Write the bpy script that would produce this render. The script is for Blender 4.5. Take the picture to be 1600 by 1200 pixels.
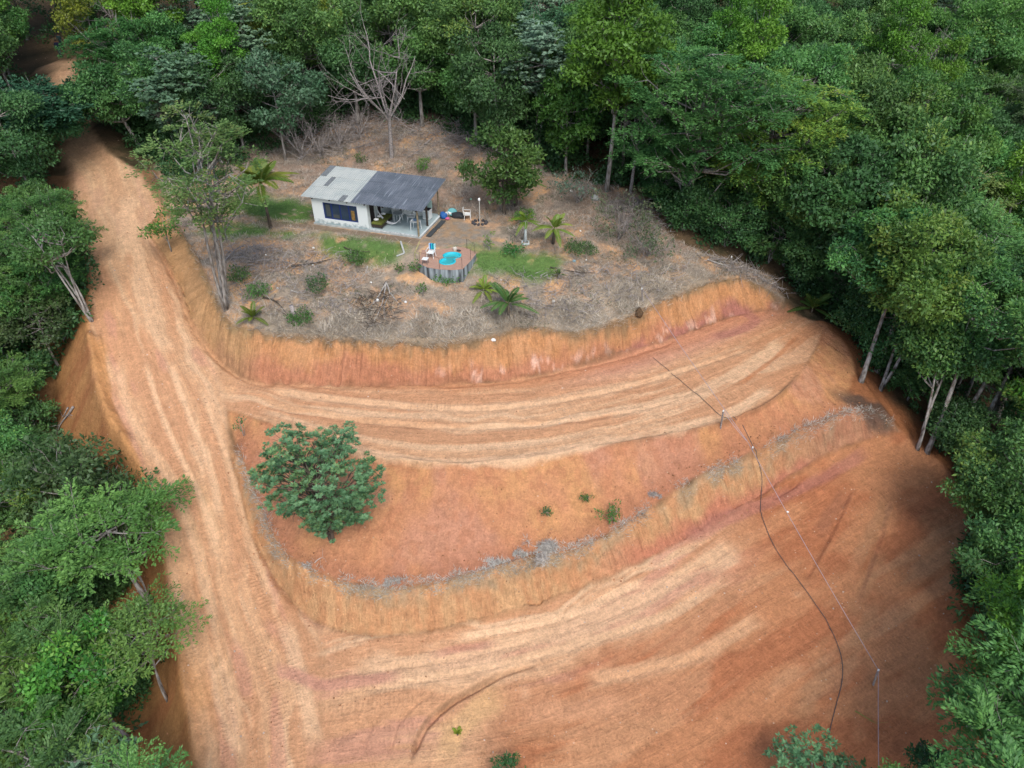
import bpy, bmesh, math, random
import numpy as np
from mathutils import Vector, Matrix, geometry

# ------------------------------------------------------------------ scene, camera, sky, sun
for o in list(bpy.data.objects):
    bpy.data.objects.remove(o)
SC = bpy.context.scene
COL = SC.collection
R = math.radians
PITCH = R(37.0); FPX = 1113.0; CAMH = 24.0

cd = bpy.data.cameras.new('camera')
cam = bpy.data.objects.new('camera', cd); COL.objects.link(cam)
cam.location = (0, 0, CAMH)
cam.rotation_euler = (R(90) - PITCH, 0, 0)
cd.sensor_width = 36; cd.lens = 36 * FPX / 1600.0
cd.clip_start = 0.1; cd.clip_end = 3000
SC.camera = cam

SUN_EL = R(55); SUN_AZ = R(163)      # azimuth clockwise from +Y
w = bpy.data.worlds.new('World'); SC.world = w; w.use_nodes = True
nt = w.node_tree; bg = nt.nodes['Background']
sky = nt.nodes.new('ShaderNodeTexSky'); sky.sky_type = 'NISHITA'
sky.sun_disc = False; sky.sun_elevation = SUN_EL; sky.sun_rotation = SUN_AZ
sky.dust_density = 3.0; sky.air_density = 1.0; sky.ozone_density = 1.0
nt.links.new(sky.outputs[0], bg.inputs[0]); bg.inputs[1].default_value = 0.15
sd = bpy.data.lights.new('sun', 'SUN'); sd.energy = 1.25; sd.angle = R(24); sd.color = (1, 0.97, 0.91)
so = bpy.data.objects.new('sun', sd); COL.objects.link(so)
dvec = Vector((math.cos(SUN_EL) * math.sin(SUN_AZ), math.cos(SUN_EL) * math.cos(SUN_AZ), math.sin(SUN_EL)))
so.rotation_euler = dvec.to_track_quat('Z', 'Y').to_euler(); so.location = (40, -40, 90)
SC.view_settings.view_transform = 'Standard'
try: SC.view_settings.look = 'None'
except Exception: pass
SC.view_settings.exposure = 0.57; SC.view_settings.gamma = 1
SC.render.engine = 'CYCLES'
SC.cycles.max_bounces = 5; SC.cycles.diffuse_bounces = 3; SC.cycles.transmission_bounces = 4

# ------------------------------------------------------------------ image helpers (photo pixels, 1600x1200)
cp, sp_ = math.cos(PITCH), math.sin(PITCH)
def ray(u, v):
    dx = (u - 800) / FPX; dy = -(v - 600) / FPX
    return np.array([dx, cp + dy * sp_, -sp_ + dy * cp])
def P(u, v, z):
    d = ray(u, v); t = (z - CAMH) / d[2]
    return (d[0] * t, d[1] * t, z)
def proj(p):
    x, y, z = p[0], p[1], p[2] - CAMH
    Z = y * cp - z * sp_
    Y = y * sp_ + z * cp
    if Z < 0.1: return (-9999, -9999, Z)
    return (800 + FPX * x / Z, 600 - FPX * Y / Z, Z)

# ------------------------------------------------------------------ numpy noise
_rs = np.random.RandomState(7); _tab = _rs.rand(256, 256)
def vn(x, y, seed=0):
    x = np.asarray(x, float) + seed * 17.31; y = np.asarray(y, float) + seed * 9.77
    xi = np.floor(x).astype(int); yi = np.floor(y).astype(int); fx = x - xi; fy = y - yi
    fx = fx * fx * (3 - 2 * fx); fy = fy * fy * (3 - 2 * fy)
    a = _tab[xi & 255, yi & 255]; b = _tab[(xi + 1) & 255, yi & 255]
    c = _tab[xi & 255, (yi + 1) & 255]; d = _tab[(xi + 1) & 255, (yi + 1) & 255]
    return (a * (1 - fx) + b * fx) * (1 - fy) + (c * (1 - fx) + d * fx) * fy
def fbm(x, y, seed=0, octv=4, gain=0.5):
    s = 0; a = 1; t = 0
    for i in range(octv):
        s = s + a * vn(x * 2 ** i, y * 2 ** i, seed + i * 3); t += a; a *= gain
    return s / t
def sstep(a, b, x):
    t = np.clip((x - a) / (b - a), 0, 1); return t * t * (3 - 2 * t)

def catmull(pts, n=5, closed=False):
    pts = [np.array(p, float) for p in pts]; out = []
    m = len(pts)
    rng = range(m) if closed else range(m - 1)
    for i in rng:
        if closed: p0, p1, p2, p3 = pts[i - 1], pts[i], pts[(i + 1) % m], pts[(i + 2) % m]
        else: p0, p1, p2, p3 = pts[max(i - 1, 0)], pts[i], pts[i + 1], pts[min(i + 2, m - 1)]
        for k in range(n):
            t = k / n
            out.append(0.5 * (2 * p1 + (p2 - p0) * t + (2 * p0 - 5 * p1 + 4 * p2 - p3) * t * t + (3 * p1 - p0 - 3 * p2 + p3) * t ** 3))
    if not closed: out.append(pts[-1])
    return np.array(out)
def dist_line(X, Y, line):
    """unsigned distance, arc length, signed side distance"""
    best = np.full(X.shape, 1e9); arc = np.zeros(X.shape); sgn = np.zeros(X.shape); acc = 0.0
    for a, b in zip(line[:-1], line[1:]):
        dx, dy = b[0] - a[0], b[1] - a[1]; L = math.hypot(dx, dy) + 1e-9
        t = np.clip(((X - a[0]) * dx + (Y - a[1]) * dy) / L ** 2, 0, 1)
        ex = X - (a[0] + t * dx); ey = Y - (a[1] + t * dy); d = np.hypot(ex, ey)
        m = d < best
        best = np.where(m, d, best); arc = np.where(m, acc + t * L, arc)
        sgn = np.where(m, np.sign(dx * ey - dy * ex) * d, sgn); acc += L
    return best, arc, sgn
def inside(X, Y, poly):
    c = np.zeros(np.shape(X), bool); n = len(poly)
    for i in range(n):
        x1, y1 = poly[i][0], poly[i][1]; x2, y2 = poly[i - 1][0], poly[i - 1][1]
        if y1 == y2: continue
        k = ((y1 > Y) != (y2 > Y)) & (X < (x2 - x1) * (Y - y1) / (y2 - y1) + x1)
        c ^= k
    return c
def sdist(X, Y, poly):
    """positive inside"""
    cl = list(poly) + [poly[0]]
    d, _, _ = dist_line(X, Y, cl)
    return np.where(inside(X, Y, poly), d, -d)

# ------------------------------------------------------------------ terrain break lines (photo u, v, world z)
B1 = [(262,330,.2),(290,375,-.5),(318,425,-1.3),(340,470,-2.0),(365,507,-2.5),(430,521,-2.6),(510,526,-2.6),(600,531,-2.6),
      (700,533,-2.6),(770,521,-2.5),(840,511,-2.5),(900,518,-2.6),(960,502,-2.5),(1010,480,-2.4),(1060,458,-2.3),(1110,440,-2.3),
      (1150,432,-2.3),(1190,445,-2.8),(1225,466,-3.5)]
B2 = [(232,362,-.6),(262,410,-1.6),(283,455,-2.6),(303,505,-3.6),(340,556,-4.6),(395,592,-5.1),(500,599,-5.2),(620,599,-5.2),
      (760,595,-5.1),(860,580,-5.0),(960,558,-5.0),(1060,525,-4.9),(1130,498,-4.8),(1185,487,-4.6),(1235,488,-4.5)]
B3 = [(352,640,-5.6),(400,656,-5.6),(500,690,-5.6),(600,716,-5.6),(700,728,-5.6),(800,723,-5.5),(900,706,-5.4),(1000,690,-5.4),
      (1080,675,-5.3),(1150,655,-5.2),(1205,628,-5.1),(1245,590,-5.0),(1275,545,-4.9),(1290,508,-4.8)]
B4 = [(374,705,-6.4),(398,765,-7.3),(425,835,-8.2),(470,882,-8.6),(530,906,-8.7),(600,916,-8.7),(680,910,-8.7),(760,892,-8.6),
      (830,872,-8.5),(900,858,-8.4),(960,830,-8.2),(1010,798,-7.9),(1060,765,-7.6),(1110,738,-7.3),(1180,708,-7.0),(1240,680,-6.6),
      (1300,650,-6.2),(1350,640,-6.2),(1390,648,-6.6)]
B5 = [(360,705,-6.9),(376,770,-8.0),(392,830,-9.0),(425,893,-9.9),(470,950,-10.5),(520,982,-10.6),(620,992,-10.6),(720,977,-10.6),
      (820,952,-10.5),(900,922,-10.3),(1000,880,-10.0),(1100,826,-9.7),(1180,780,-9.3),(1250,735,-8.7),(1310,702,-8.1),(1370,682,-7.8),(1410,674,-7.8)]
LC = [(100,90,6.5),(112,200,3.6),(165,262,1.8),(185,330,.3),(210,420,-1.2),(240,520,-3.2),(285,620,-5.0),(316,720,-6.8),(345,820,-8.4),
      (378,920,-9.8),(420,1020,-10.8),(440,1120,-11.2),(450,1230,-11.6)]
LE = [(72,95,6.4),(84,200,3.6),(105,262,1.8),(118,330,.3),(138,420,-1.2),(142,505,-2.8),(148,570,-4.1),(168,640,-5.4),(210,710,-6.6),
      (243,790,-7.8),(258,870,-9.0),(268,950,-10.0),(282,1040,-10.9),(295,1120,-11.3),(305,1230,-11.7)]
LF = [(60,430,-4.0),(100,530,-5.8),(92,600,-7.2),(88,690,-9.4),(140,780,-11),(185,900,-13),(215,1000,-14),(230,1100,-14.5),(240,1230,-15)]
RT = [(118,95,6.6),(138,200,3.8),(208,262,2.0),(238,300,1.0),(262,330,.2)]
LR = [(612,1230,-11.9),(650,1150,-11.6),(700,1098,-11.4),(760,1062,-11.3),(860,1035,-11.1),(1000,1000,-10.9)]
RIM = [(1410,674,-7.8),(1450,705,-8.4),(1490,745,-9.0),(1512,800,-9.6),(1512,860,-10.2),(1500,940,-10.9),(1500,1020,-11.5),(1520,1110,-12.2),(1545,1230,-12.9)]
UR = [(1225,466,-3.5),(1290,500,-4.8),(1322,540,-5.2),(1338,580,-5.9),(1322,615,-6.1),(1390,648,-6.6)]
PTS = [(430,345,.05),(760,362,0.0),(830,378,-.1),(900,400,-.4),(700,312,.1),(830,322,.2),(400,405,-.7),(450,445,-1.3),(600,452,-1.5),(690,443,-1.15),(655,432,-.95),(735,425,-.8),(720,445,-1.2),
       (800,440,-1.3),(950,425,-1.0),(1050,425,-1.6),(380,345,.2),(310,325,.3),(560,200,2.8),(640,180,3.2),(740,205,2.6),(850,260,1.5),
       (950,330,.3),(1050,380,-1.0),(1120,410,-2.0),(1200,425,-3.2),(900,1190,-12.1),(1200,1190,-12.3),(1200,1000,-11.0),(1300,850,-10.0),
       (1400,760,-9.0),(780,1120,-11.8),(1100,1100,-11.7),(450,200,2.2),(350,200,2.4),(250,200,3.0),(1260,492,-4.6)]
HO = np.array([-15.7, 53.1]); HA = R(-17.0)         # house frame: front left corner, angle of the front wall
hx = np.array([math.cos(HA), math.sin(HA)]); hy = np.array([-math.sin(HA), math.cos(HA)])
def HL(x, y, z=0.0):
    q = HO + hx * x + hy * y; return (q[0], q[1], z)
WP = [HL(-1,-1),HL(10.6,-.6),HL(10.6,5.6,.05),HL(-1,5.6,.1),HL(-1,7.6,.9),HL(4,8,1.0),HL(10.6,7.6,.8),
      (-80,100,14),(-45,100,10),(-20,95,8.5),(0,95,9),(25,92,6),(50,95,3),(85,100,3),(-80,150,26),(0,150,26),(80,150,22),
      (-38,78,6),(-55,60,2),(-45,45,-5),(-60,30,-14),(-42,28,-14),(-36,12,-16),(-60,0,-18),(45,45,-12),(38,30,-15),(62,45,-14),(36,14,-18),
      (60,70,-5),(30,62,-3),(45,62,-7),(15,72,2.6),(0,76,4.8),(60,10,-20),(0,0,-13.5),(0,-60,-20),(-60,-60,-24),(60,-60,-24),(28,52,-7),(36,50,-10),
      (-450,-300,-20),(450,-300,-20),(450,700,150),(-450,700,150),(0,700,140),(-450,100,30),(450,100,20),(-150,60,6),(150,60,-2)]
V2, VZ, ED = [], [], []
for line in (B1, B2, B3, B4, B5, LC, LE, LF, RT, LR, RIM, UR):
    W_ = [P(*q) for q in line]
    W_ = catmull(W_, 3)
    s = len(V2)
    for q in W_: V2.append((q[0], q[1])); VZ.append(q[2])
    ED += [(s + i, s + i + 1) for i in range(len(W_) - 1)]
for q in PTS:
    q = P(*q); V2.append((q[0], q[1])); VZ.append(q[2])
for q in WP: V2.append((q[0], q[1])); VZ.append(q[2])
cv, ce, cf, ov, oe, of_ = geometry.delaunay_2d_cdt([Vector(v) for v in V2], ED, [], 0, 1e-4)
CVX = np.array([[v.x, v.y] for v in cv]); CZ = np.zeros(len(cv)); new = []
for i, src in enumerate(ov):
    if src: CZ[i] = np.mean([VZ[k] for k in src])
    else: new.append(i)
for i in new:
    d = np.hypot(*(CVX - CVX[i]).T); d[new] = 1e9; k = np.argsort(d)[:2]; CZ[i] = (CZ[k] / d[k]).sum() / (1 / d[k]).sum()
print('cdt new verts', len(new))

def graded(lo, hi, c0, c1, step):
    core = np.arange(c0, c1 + 1e-6, step); s = step; a = []; x = c0
    while x > lo: s = min(s * 1.12, 12); x -= s; a.append(x)
    b = []; s = step; x = core[-1]
    while x < hi: s = min(s * 1.12, 12); x += s; b.append(x)
    return np.array(a[::-1] + list(core) + b)
gx = graded(-440, 440, -34, 34, .1); gy = graded(-290, 690, 10, 63, .1)
NX, NY = len(gx), len(gy)
GX, GY = np.meshgrid(gx, gy)                       # [NY, NX]
GZ = np.zeros(GX.shape)
for f in cf:
    a, b, c = f[0], f[1], f[2]
    xs = CVX[[a, b, c], 0]; ys = CVX[[a, b, c], 1]
    i0, i1 = np.searchsorted(gx, xs.min() - .001), np.searchsorted(gx, xs.max() + .001)
    j0, j1 = np.searchsorted(gy, ys.min() - .001), np.searchsorted(gy, ys.max() + .001)
    if i1 <= i0 or j1 <= j0: continue
    X = GX[j0:j1, i0:i1]; Y = GY[j0:j1, i0:i1]
    det = (ys[1]-ys[2])*(xs[0]-xs[2]) + (xs[2]-xs[1])*(ys[0]-ys[2])
    if abs(det) < 1e-9: continue
    l1 = ((ys[1]-ys[2])*(X-xs[2]) + (xs[2]-xs[1])*(Y-ys[2])) / det
    l2 = ((ys[2]-ys[0])*(X-xs[2]) + (xs[0]-xs[2])*(Y-ys[2])) / det
    l3 = 1 - l1 - l2; m = (l1 > -1e-6) & (l2 > -1e-6) & (l3 > -1e-6)
    GZ[j0:j1, i0:i1][m] = (l1 * CZ[a] + l2 * CZ[b] + l3 * CZ[c])[m]
def blur(A, n=1):
    for _ in range(n):
        A = np.pad(A, 1, mode='edge')
        A = (A[:-2] + 2 * A[1:-1] + A[2:]) / 4; A = (A[:, :-2] + 2 * A[:, 1:-1] + A[:, 2:]) / 4
    return A
GZ = blur(GZ, 4)
GZ0 = GZ.copy()
def ground(x, y, Z=None):
    Z = GZ if Z is None else Z
    x = np.asarray(x, float); y = np.asarray(y, float)
    i = np.clip(np.searchsorted(gx, x) - 1, 0, NX - 2); j = np.clip(np.searchsorted(gy, y) - 1, 0, NY - 2)
    fx = np.clip((x - gx[i]) / (gx[i+1] - gx[i]), 0, 1); fy = np.clip((y - gy[j]) / (gy[j+1] - gy[j]), 0, 1)
    return (Z[j, i] * (1-fx) + Z[j, i+1] * fx) * (1-fy) + (Z[j+1, i] * (1-fx) + Z[j+1, i+1] * fx) * fy
def hit(u, v):
    d = ray(u, v); h = math.hypot(d[0], d[1]); t = np.arange(5, 320, .08) / h
    px, py, pz = d[0] * t, d[1] * t, CAMH + d[2] * t
    g = ground(px, py); k = np.argmax(pz < g)
    return (px[k], py[k], float(g[k]))
def HP(pts, n=4): return catmull([hit(*p) for p in pts], n)

# world regions
def WL(line, n=3): return [tuple(q) for q in catmull([P(*q) for q in line], n)]
wB1, wB2, wB3, wB4, wB5, wLE, wLR, wRIM, wUR = map(WL, (B1, B2, B3, B4, B5, LE, LR, RIM, UR))
FLR = lambda: None
bank1 = wB1 + wB2[::-1]
road1 = wB2 + [P(1290,508,-4.8)] + wB3[::-1] + [P(330,600,-4.9)]
bank2 = wB4 + wB5[::-1]
wRT = WL(RT)
roadL = wLE + [P(480,1230,-11.6), P(500,1080,-11), P(490,985,-10.5)] + wB5[:14][::-1] + [P(352,640,-5.6), P(340,590,-5)] + wB2[:14][::-1] + wRT[::-1]
low = wB5[12:] + wRIM + [(14, 8, -13), (-4, 8, -13), P(480,1230,-11.6), P(480,1000,-10.6)]
emb = wB3 + [P(1322,540,-5.2), P(1338,580,-5.9), P(1322,615,-6.1)] + wB4[::-1]
CLEAR_PX = [(80,235),(150,225),(215,250),(262,285),(330,300),(400,245),(470,225),(500,212),(560,192),(640,196),(740,222),(762,255),(850,270),
    (900,290),(1000,300),(1050,370),(1120,400),(1200,420),(1240,460),(1310,500),(1340,580),(1400,620),(1450,690),(1500,740),(1520,800),(1490,850),
    (1475,920),(1490,1000),(1460,1050),(1465,1120),(1480,1210),(250,1210),(245,1100),(275,1040),(262,980),(255,900),(258,860),(238,740),(190,690),
    (100,690),(95,590),(130,520),(140,500),(180,430),(170,380),(130,330),(90,280)]
plateau = [P(*q) for q in [(262,330,.2),(240,262,1.6),(330,215,2.3),(480,200,2.4),(560,175,3),(640,170,3.4),(750,200,2.7),(850,260,1.5),(1000,310,.4),(1050,375,-1),
           (1130,405,-2.1),(1200,425,-3.0),(1225,466,-3.5)]] + wB1[::-1]

# surface relief
core = (GX > -36) & (GX < 38) & (GY > 8) & (GY < 90)
def feature(px, width, h, Z=None):
    L = HP(px, 4); x0, x1 = L[:, 0].min() - 3*width - 1, L[:, 0].max() + 3*width + 1; y0, y1 = L[:, 1].min() - 3*width - 1, L[:, 1].max() + 3*width + 1
    i0, i1 = np.searchsorted(gx, [x0, x1]); j0, j1 = np.searchsorted(gy, [y0, y1])
    X = GX[j0:j1, i0:i1]; Y = GY[j0:j1, i0:i1]
    d, arc, _ = dist_line(X, Y, L)
    end = np.minimum(arc, arc.max() - arc); k = h * np.exp(-(d / width) ** 2) * sstep(0, 1.2, end) * (.6 + .8 * vn(arc * 1.3, 0 * arc, 5))
    GZ[j0:j1, i0:i1] += k
m_in = core
def msk(poly, wd, seed, nz=.5, sc=.8):
    """soft inside mask with a ragged edge"""
    out = np.zeros(GX.shape)
    p = np.array([q[:2] for q in poly]); x0, y0 = p.min(0) - 3; x1, y1 = p.max(0) + 3
    i0, i1 = np.searchsorted(gx, [x0, x1]); j0, j1 = np.searchsorted(gy, [y0, y1])
    X = GX[j0:j1, i0:i1]; Y = GY[j0:j1, i0:i1]
    s = sdist(X, Y, p) + (fbm(X * sc, Y * sc, seed, 4) - .5) * nz * 2
    out[j0:j1, i0:i1] = sstep(-wd, wd, s); return out
M_plat = msk(plateau, .25, 1, .3, 1.4); M_b1 = msk(bank1, .15, 2, .15, 1.5); M_r1 = msk(road1, .2, 3, .15)
M_emb = msk(emb, .2, 4, .12); M_b2 = msk(bank2, .15, 5, .12, 1.5); M_low = msk(low, .3, 6, .2); M_L = msk(roadL, .4, 7, .3)
M_Ls = msk(roadL, 1.6, 8, 1.1, .6)
M_Ls = M_Ls * (1 - M_b1) * (1 - M_b2) * (1 - M_plat) * (1 - M_emb)
M_L = M_L * (1 - M_b1) * (1 - M_b2) * (1 - M_plat)
# fill slope below the left road edge and round the right rim
dLE, aLE, sLE = dist_line(GX, GY, np.array([q[:2] for q in wLE]))
M_fill = np.where(sLE < 0, 1, 0) * sstep(6.5, 3.5, dLE + 2.5 * (fbm(GX * .5, GY * .5, 9) - .5)) * (GY < 46) * (GY > 8) * (GX < -10)
dRIM, aRIM, sRIM = dist_line(GX, GY, np.array([q[:2] for q in (wUR + wRIM)]))
M_rim = sstep(3.5, 1.5, dRIM + 2 * (fbm(GX * .6, GY * .6, 11) - .5)) * (GX > 10) * (GY < 46)

# flow coordinates (along, across) for each road family
cL = np.array([q[:2] for q in WL(LC, 6)])
c1 = catmull([np.array(P(*q))[:2] for q in [(250,600,-4.8),(395,622,-5.3),(500,645,-5.4),(600,657,-5.4),(700,662,-5.4),(820,655,-5.3),(930,635,-5.2),(1040,605,-5.1),(1120,575,-5),(1190,545,-4.9),(1250,520,-4.8),(1320,470,-4.6)]], 4)
c2 = catmull([np.array(P(*q))[:2] for q in [(430,1050,-10.9),(560,1030,-11),(700,1015,-11),(850,985,-10.8),(960,940,-10.6),(1060,880,-10.4),(1170,820,-9.9),(1260,770,-9.3),(1340,720,-8.5),(1400,690,-8),(1480,640,-7.8)]], 4)
dL, uL, sL = dist_line(GX, GY, cL); d1, u1, s1 = dist_line(GX, GY, c1); d2, u2, s2 = dist_line(GX, GY, c2)
wL_ = M_L; w2_ = np.maximum(np.maximum(M_low, M_b2), 0) * (1 - M_L); w1_ = np.maximum.reduce([M_r1, M_b1, M_emb]) * (1 - M_L) * (1 - w2_)
fu = np.where(M_L > .5, uL, np.where((M_low > .5) | (M_b2 > .5), u2, u1)); fv = np.where(M_L > .5, sL, np.where((M_low > .5) | (M_b2 > .5), s2, s1))
wig = (fbm(GX * .25, GY * .25, 31, 3) - .5) * 1.6

# heights: wheel ruts, tracks, erosion, rough ground
hL = (fbm(uL * .12, (sL + wig) * 1.5, 41, 4) - .5) * .20 * M_Ls + (fbm(u1 * .11, (s1 + wig) * 1.6, 42, 4) - .5) * .15 * M_r1 * (1 - M_Ls) + (fbm(u2 * .11, (s2 + wig) * 1.3, 43, 4) - .5) * .18 * M_low * (1 - M_Ls)
hL = hL + (fbm(GX * .6, GY * .6, 44, 5) - .5) * .16 * np.maximum.reduce([M_r1, M_low, M_Ls])
GZ += hL * core
GZ += core * (M_b1 * ((fbm(u1 * 2.2, s1 * .9, 51, 5) - .5) * .5 + (fbm(u1 * .45, s1 * .3, 56, 3) - .5) * .7 - .16 * sstep(.68, .8, vn(u1 * 2.6, s1 * .25, 57))) + M_b2 * ((fbm(u2 * 2.0, s2 * .8, 52, 5) - .5) * .4 + (fbm(u2 * .4, s2 * .3, 58, 3) - .5) * .5 - .14 * sstep(.68, .8, vn(u2 * 2.6, s2 * .25, 59))) + M_emb * (fbm(u1 * .8, s1 * .25, 53, 4) - .5) * .35)
GZ += core * (M_plat * (fbm(GX * .9, GY * .9, 54, 5) - .5) * .35 * 1.0)
hs_ = sdist(GX, GY, [HL(-1.2,-1.3),HL(9.9,-1.3),HL(13.5,1.0),HL(13.5,4.6),HL(9.9,5.2),HL(-1.2,5.2)])
fl_ = sstep(-1.6, .2, hs_) * core; GZ = GZ * (1 - fl_) + (-.02) * fl_
GZ += (fbm(GX * .12, GY * .12, 55, 4) - .5) * 2.2 * (1 - np.maximum.reduce([M_plat, M_b1, M_r1, M_emb, M_b2, M_low, M_L])) * sstep(1, 8, dRIM)
feature([(146,515),(150,560),(168,640),(210,712),(243,790),(258,870),(268,950),(283,1040),(296,1120),(305,1195)], .45, .4)
feature([(232,362),(262,410),(283,455),(303,508),(340,560),(395,596),(440,600)], .3, -.32)
feature([(395,596),(500,603),(620,603),(760,599),(860,584),(960,562),(1060,530)], .25, -.14)
feature([(600,718),(700,730),(800,725),(900,708),(1000,692),(1080,677),(1150,657)], .35, .16)
feature([(404,656),(500,692),(600,720)], .3, .12)
feature([(640,1200),(648,1170),(668,1132),(700,1103),(740,1078),(790,1052),(850,1036)], .15, -.36)
feature([(600,1198),(612,1165),(625,1130),(650,1100),(690,1078)], .08, -.08)
for L_ in ([(225,560),(250,640),(285,720),(325,800),(345,860)],[(262,560),(300,660),(330,740),(345,820)],[(180,560),(205,650),(260,740),(300,830),(330,950),(360,1080),(385,1190)],[(310,600),(345,690),(365,760),(390,850),(430,950)],
           [(330,1000),(345,1100),(380,1195)],[(500,700),(600,724),(700,730),(800,722)],[(420,612),(560,630),(700,640),(840,632),(980,605),(1100,570),(1180,540)],[(440,640),(600,662),(760,668),(920,655),(1060,625)],[(560,1080),(680,1060),(800,1035),(930,1000),(1050,960),(1150,900)],
           [(540,1050),(640,1040),(760,1020),(880,985),(980,950),(1080,900),(1160,850)],[(700,1000),(800,985),(900,960),(960,930),(1020,905)],[(1390,770),(1370,850),(1330,960)],[(1330,760),(1300,830),(1250,920)],[(900,1070),(1000,1050),(1100,1020),(1200,960)]):
    feature(L_, .2, -.11); feature([(u + 9, v - 4) for u, v in L_], .14, .07)
feature([(560,1198),(575,1150),(600,1100)], .12, -.08)
feature([(1420,690),(1200,790),(1080,850),(1000,890),(905,928),(820,957),(720,983),(620,998),(530,990)], .3, -.05)
feature([(385,800),(405,850),(430,905),(475,955),(510,985)], .3, -.15)
feature([(1260,745),(1230,765),(1200,785)], .15, -.25)
feature([(980,500),(985,545),(1000,560)], .2, -.1)
rs = np.random.RandomState(3)
# ---- colours: the soil's own colours and a painted gully shadow
def C(*c): return np.array(c, float)
pale, tan_, mid, orange, red, pink, brown, wine = C(.57,.375,.225), C(.53,.315,.175), C(.475,.258,.138), C(.46,.235,.095), C(.40,.165,.072), C(.46,.235,.165), C(.17,.105,.06), C(.30,.13,.10)
def mix(a, b, t): t = t[..., None]; return a * (1 - t) + b * t
base = np.ones(GX.shape + (3,)) * C(.11, .075, .042)
base = mix(base, C(.05, .042, .022) * np.ones(3), sstep(.4, .65, fbm(GX * .8, GY * .8, 60)))
base = mix(base, C(.30, .155, .075) + 0 * base, sstep(16, 3, dLE + (fbm(GX * .4, GY * .4, 160) - .5) * 14) * (GX < -10) * (GY < 60) * .6)
n1 = fbm(GX * .5, GY * .5, 61, 4); n2 = fbm(GX * 2.2, GY * 2.2, 62, 4)
fillc = mix(orange * .82 + 0 * base, red * .8, sstep(.4, .7, fbm(uL * .9, sLE * .35, 63, 4)) * .8)
base = mix(base, fillc, M_fill); base = mix(base, red * .8 + 0 * base, M_rim)
# house terrace: bare earth, grey straw, green
pl = mix(C(.33,.215,.135) + 0 * base, C(.225,.185,.14) + 0 * base, sstep(.42, .56, fbm(GX * .55, GY * .8, 65, 5)))
pl = mix(pl, C(.13,.11,.08) + 0 * base, sstep(.54, .68, fbm(GX * 1.1, GY * 1.4, 66, 5)) * .6)
pl = mix(pl, C(.44,.255,.125) + 0 * base, sstep(.54, .68, fbm(GX * .8, GY * .9, 67, 5)) * .75)
straw = C(.245,.205,.15)
dB1 = dist_line(GX, GY, np.array([q[:2] for q in wB1]))[0]
pl = mix(pl, straw + 0 * base, sstep(3.2, 1.2, dB1 + (n1 - .5) * 3) * (GX > -17) * (GX < 15) * .85)
bk_ = sstep(3.5, 6.5, (GX - HO[0]) * hy[0] + (GY - HO[1]) * hy[1] + (n1 - .5) * 4)
pl = mix(pl, mix(C(.20,.145,.11) + 0 * base, C(.145,.12,.10) + 0 * base, sstep(.4, .6, n1)), bk_ * .8 * sstep(.34, .5, fbm(GX * .6, GY * .6, 161, 4)))
base = mix(base, pl * 1.5, M_plat)
yard = sdist(GX, GY, [HL(9.2,4.5),HL(14.2,3.4),HL(15.0,.6),HL(12.6,-.2),HL(10.6,-1.1),HL(9.1,-.6)])
base = mix(base, mix(C(.27,.235,.19) + 0 * base, C(.34,.24,.15) + 0 * base, sstep(.4, .62, n2)), sstep(-.3, .5, yard + (n1 - .5)) * .9)
pathf = sdist(GX, GY, [HL(-4.5,-1.6),HL(-.5,-1.0),HL(9.2,-.95),HL(9.2,-.1),HL(-.3,-.1),HL(-4.5,-.8)])
base = mix(base, C(.23,.175,.125) + 0 * base, sstep(-.1, .15, pathf + (n2 - .5) * .4))
# main road
st = fbm(uL * .085, (sL + wig) * 1.25, 71, 4); st2 = fbm(uL * .2, (sL + wig) * 3.2, 72, 4)
cl_ = mix(mid + 0 * base, tan_ + 0 * base, sstep(.38, .58, st)); cl_ = mix(cl_, pale + 0 * base, sstep(.52, .66, .5 * st + .5 * st2) * .9)
cl_ = mix(cl_, orange + 0 * base, sstep(2.6, 4.2, np.abs(sL + .3) + (n1 - .5) * 2) * .6)
cl_ = mix(cl_, pink + 0 * base, sstep(.58, .7, fbm(uL * .2, sL * .9, 73, 4)) * .5)
cl_ = mix(cl_, C(.40,.27,.16) + 0 * base, sstep(-.5, -6, -(GY - 46) * 1.0) * .55)
base = mix(base, cl_, M_L); CLc = cl_
# upper terrace road
st = fbm(u1 * .075, (s1 + wig * .6) * 1.2, 75, 4); st2 = fbm(u1 * .16, (s1 + wig) * 3.0, 76, 4)
c_ = mix(mid + 0 * base, tan_ + 0 * base, sstep(.40, .58, st)); c_ = mix(c_, pale * 1.02 + 0 * base, sstep(.50, .62, .5 * st + .5 * st2) * sstep(3.6, 1.0, np.abs(s1 + .8)))
c_ = mix(c_, pink + 0 * base, sstep(1.2, 3.2, s1) * sstep(0, 9, GX) * .7); c_ = mix(c_, red * 1.05 + 0 * base, sstep(2.6, 3.6, s1 + (n1 - .5)) * .45)
c_ = mix(c_, red * 1.0 + 0 * base, sstep(14, 24, GX) * .5)
base = mix(base, c_, M_r1 * (1 - M_L))
# embankment
st = fbm(u1 * .55, s1 * .12, 78, 4)
c_ = mix(C(.475,.245,.11) + 0 * base, C(.45,.215,.11) + 0 * base, sstep(.4, .6, .5 * st + .5 * n1)); c_ = mix(c_, pink * .9 + 0 * base, sstep(.54, .68, fbm(u1 * .35, s1 * .2, 79, 4)) * .5)
c_ = mix(c_, C(.37,.155,.08) + 0 * base, sstep(.5, .62, n2) * .4)
dB4 = dist_line(GX, GY, np.array([q[:2] for q in wB4]))[0]
c_ = mix(c_, C(.30,.13,.075) + 0 * base, sstep(1.6, .2, dB4 + (n2 - .5) * 1.5) * .6)
base = mix(base, c_, M_emb * (1 - M_L))
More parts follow.
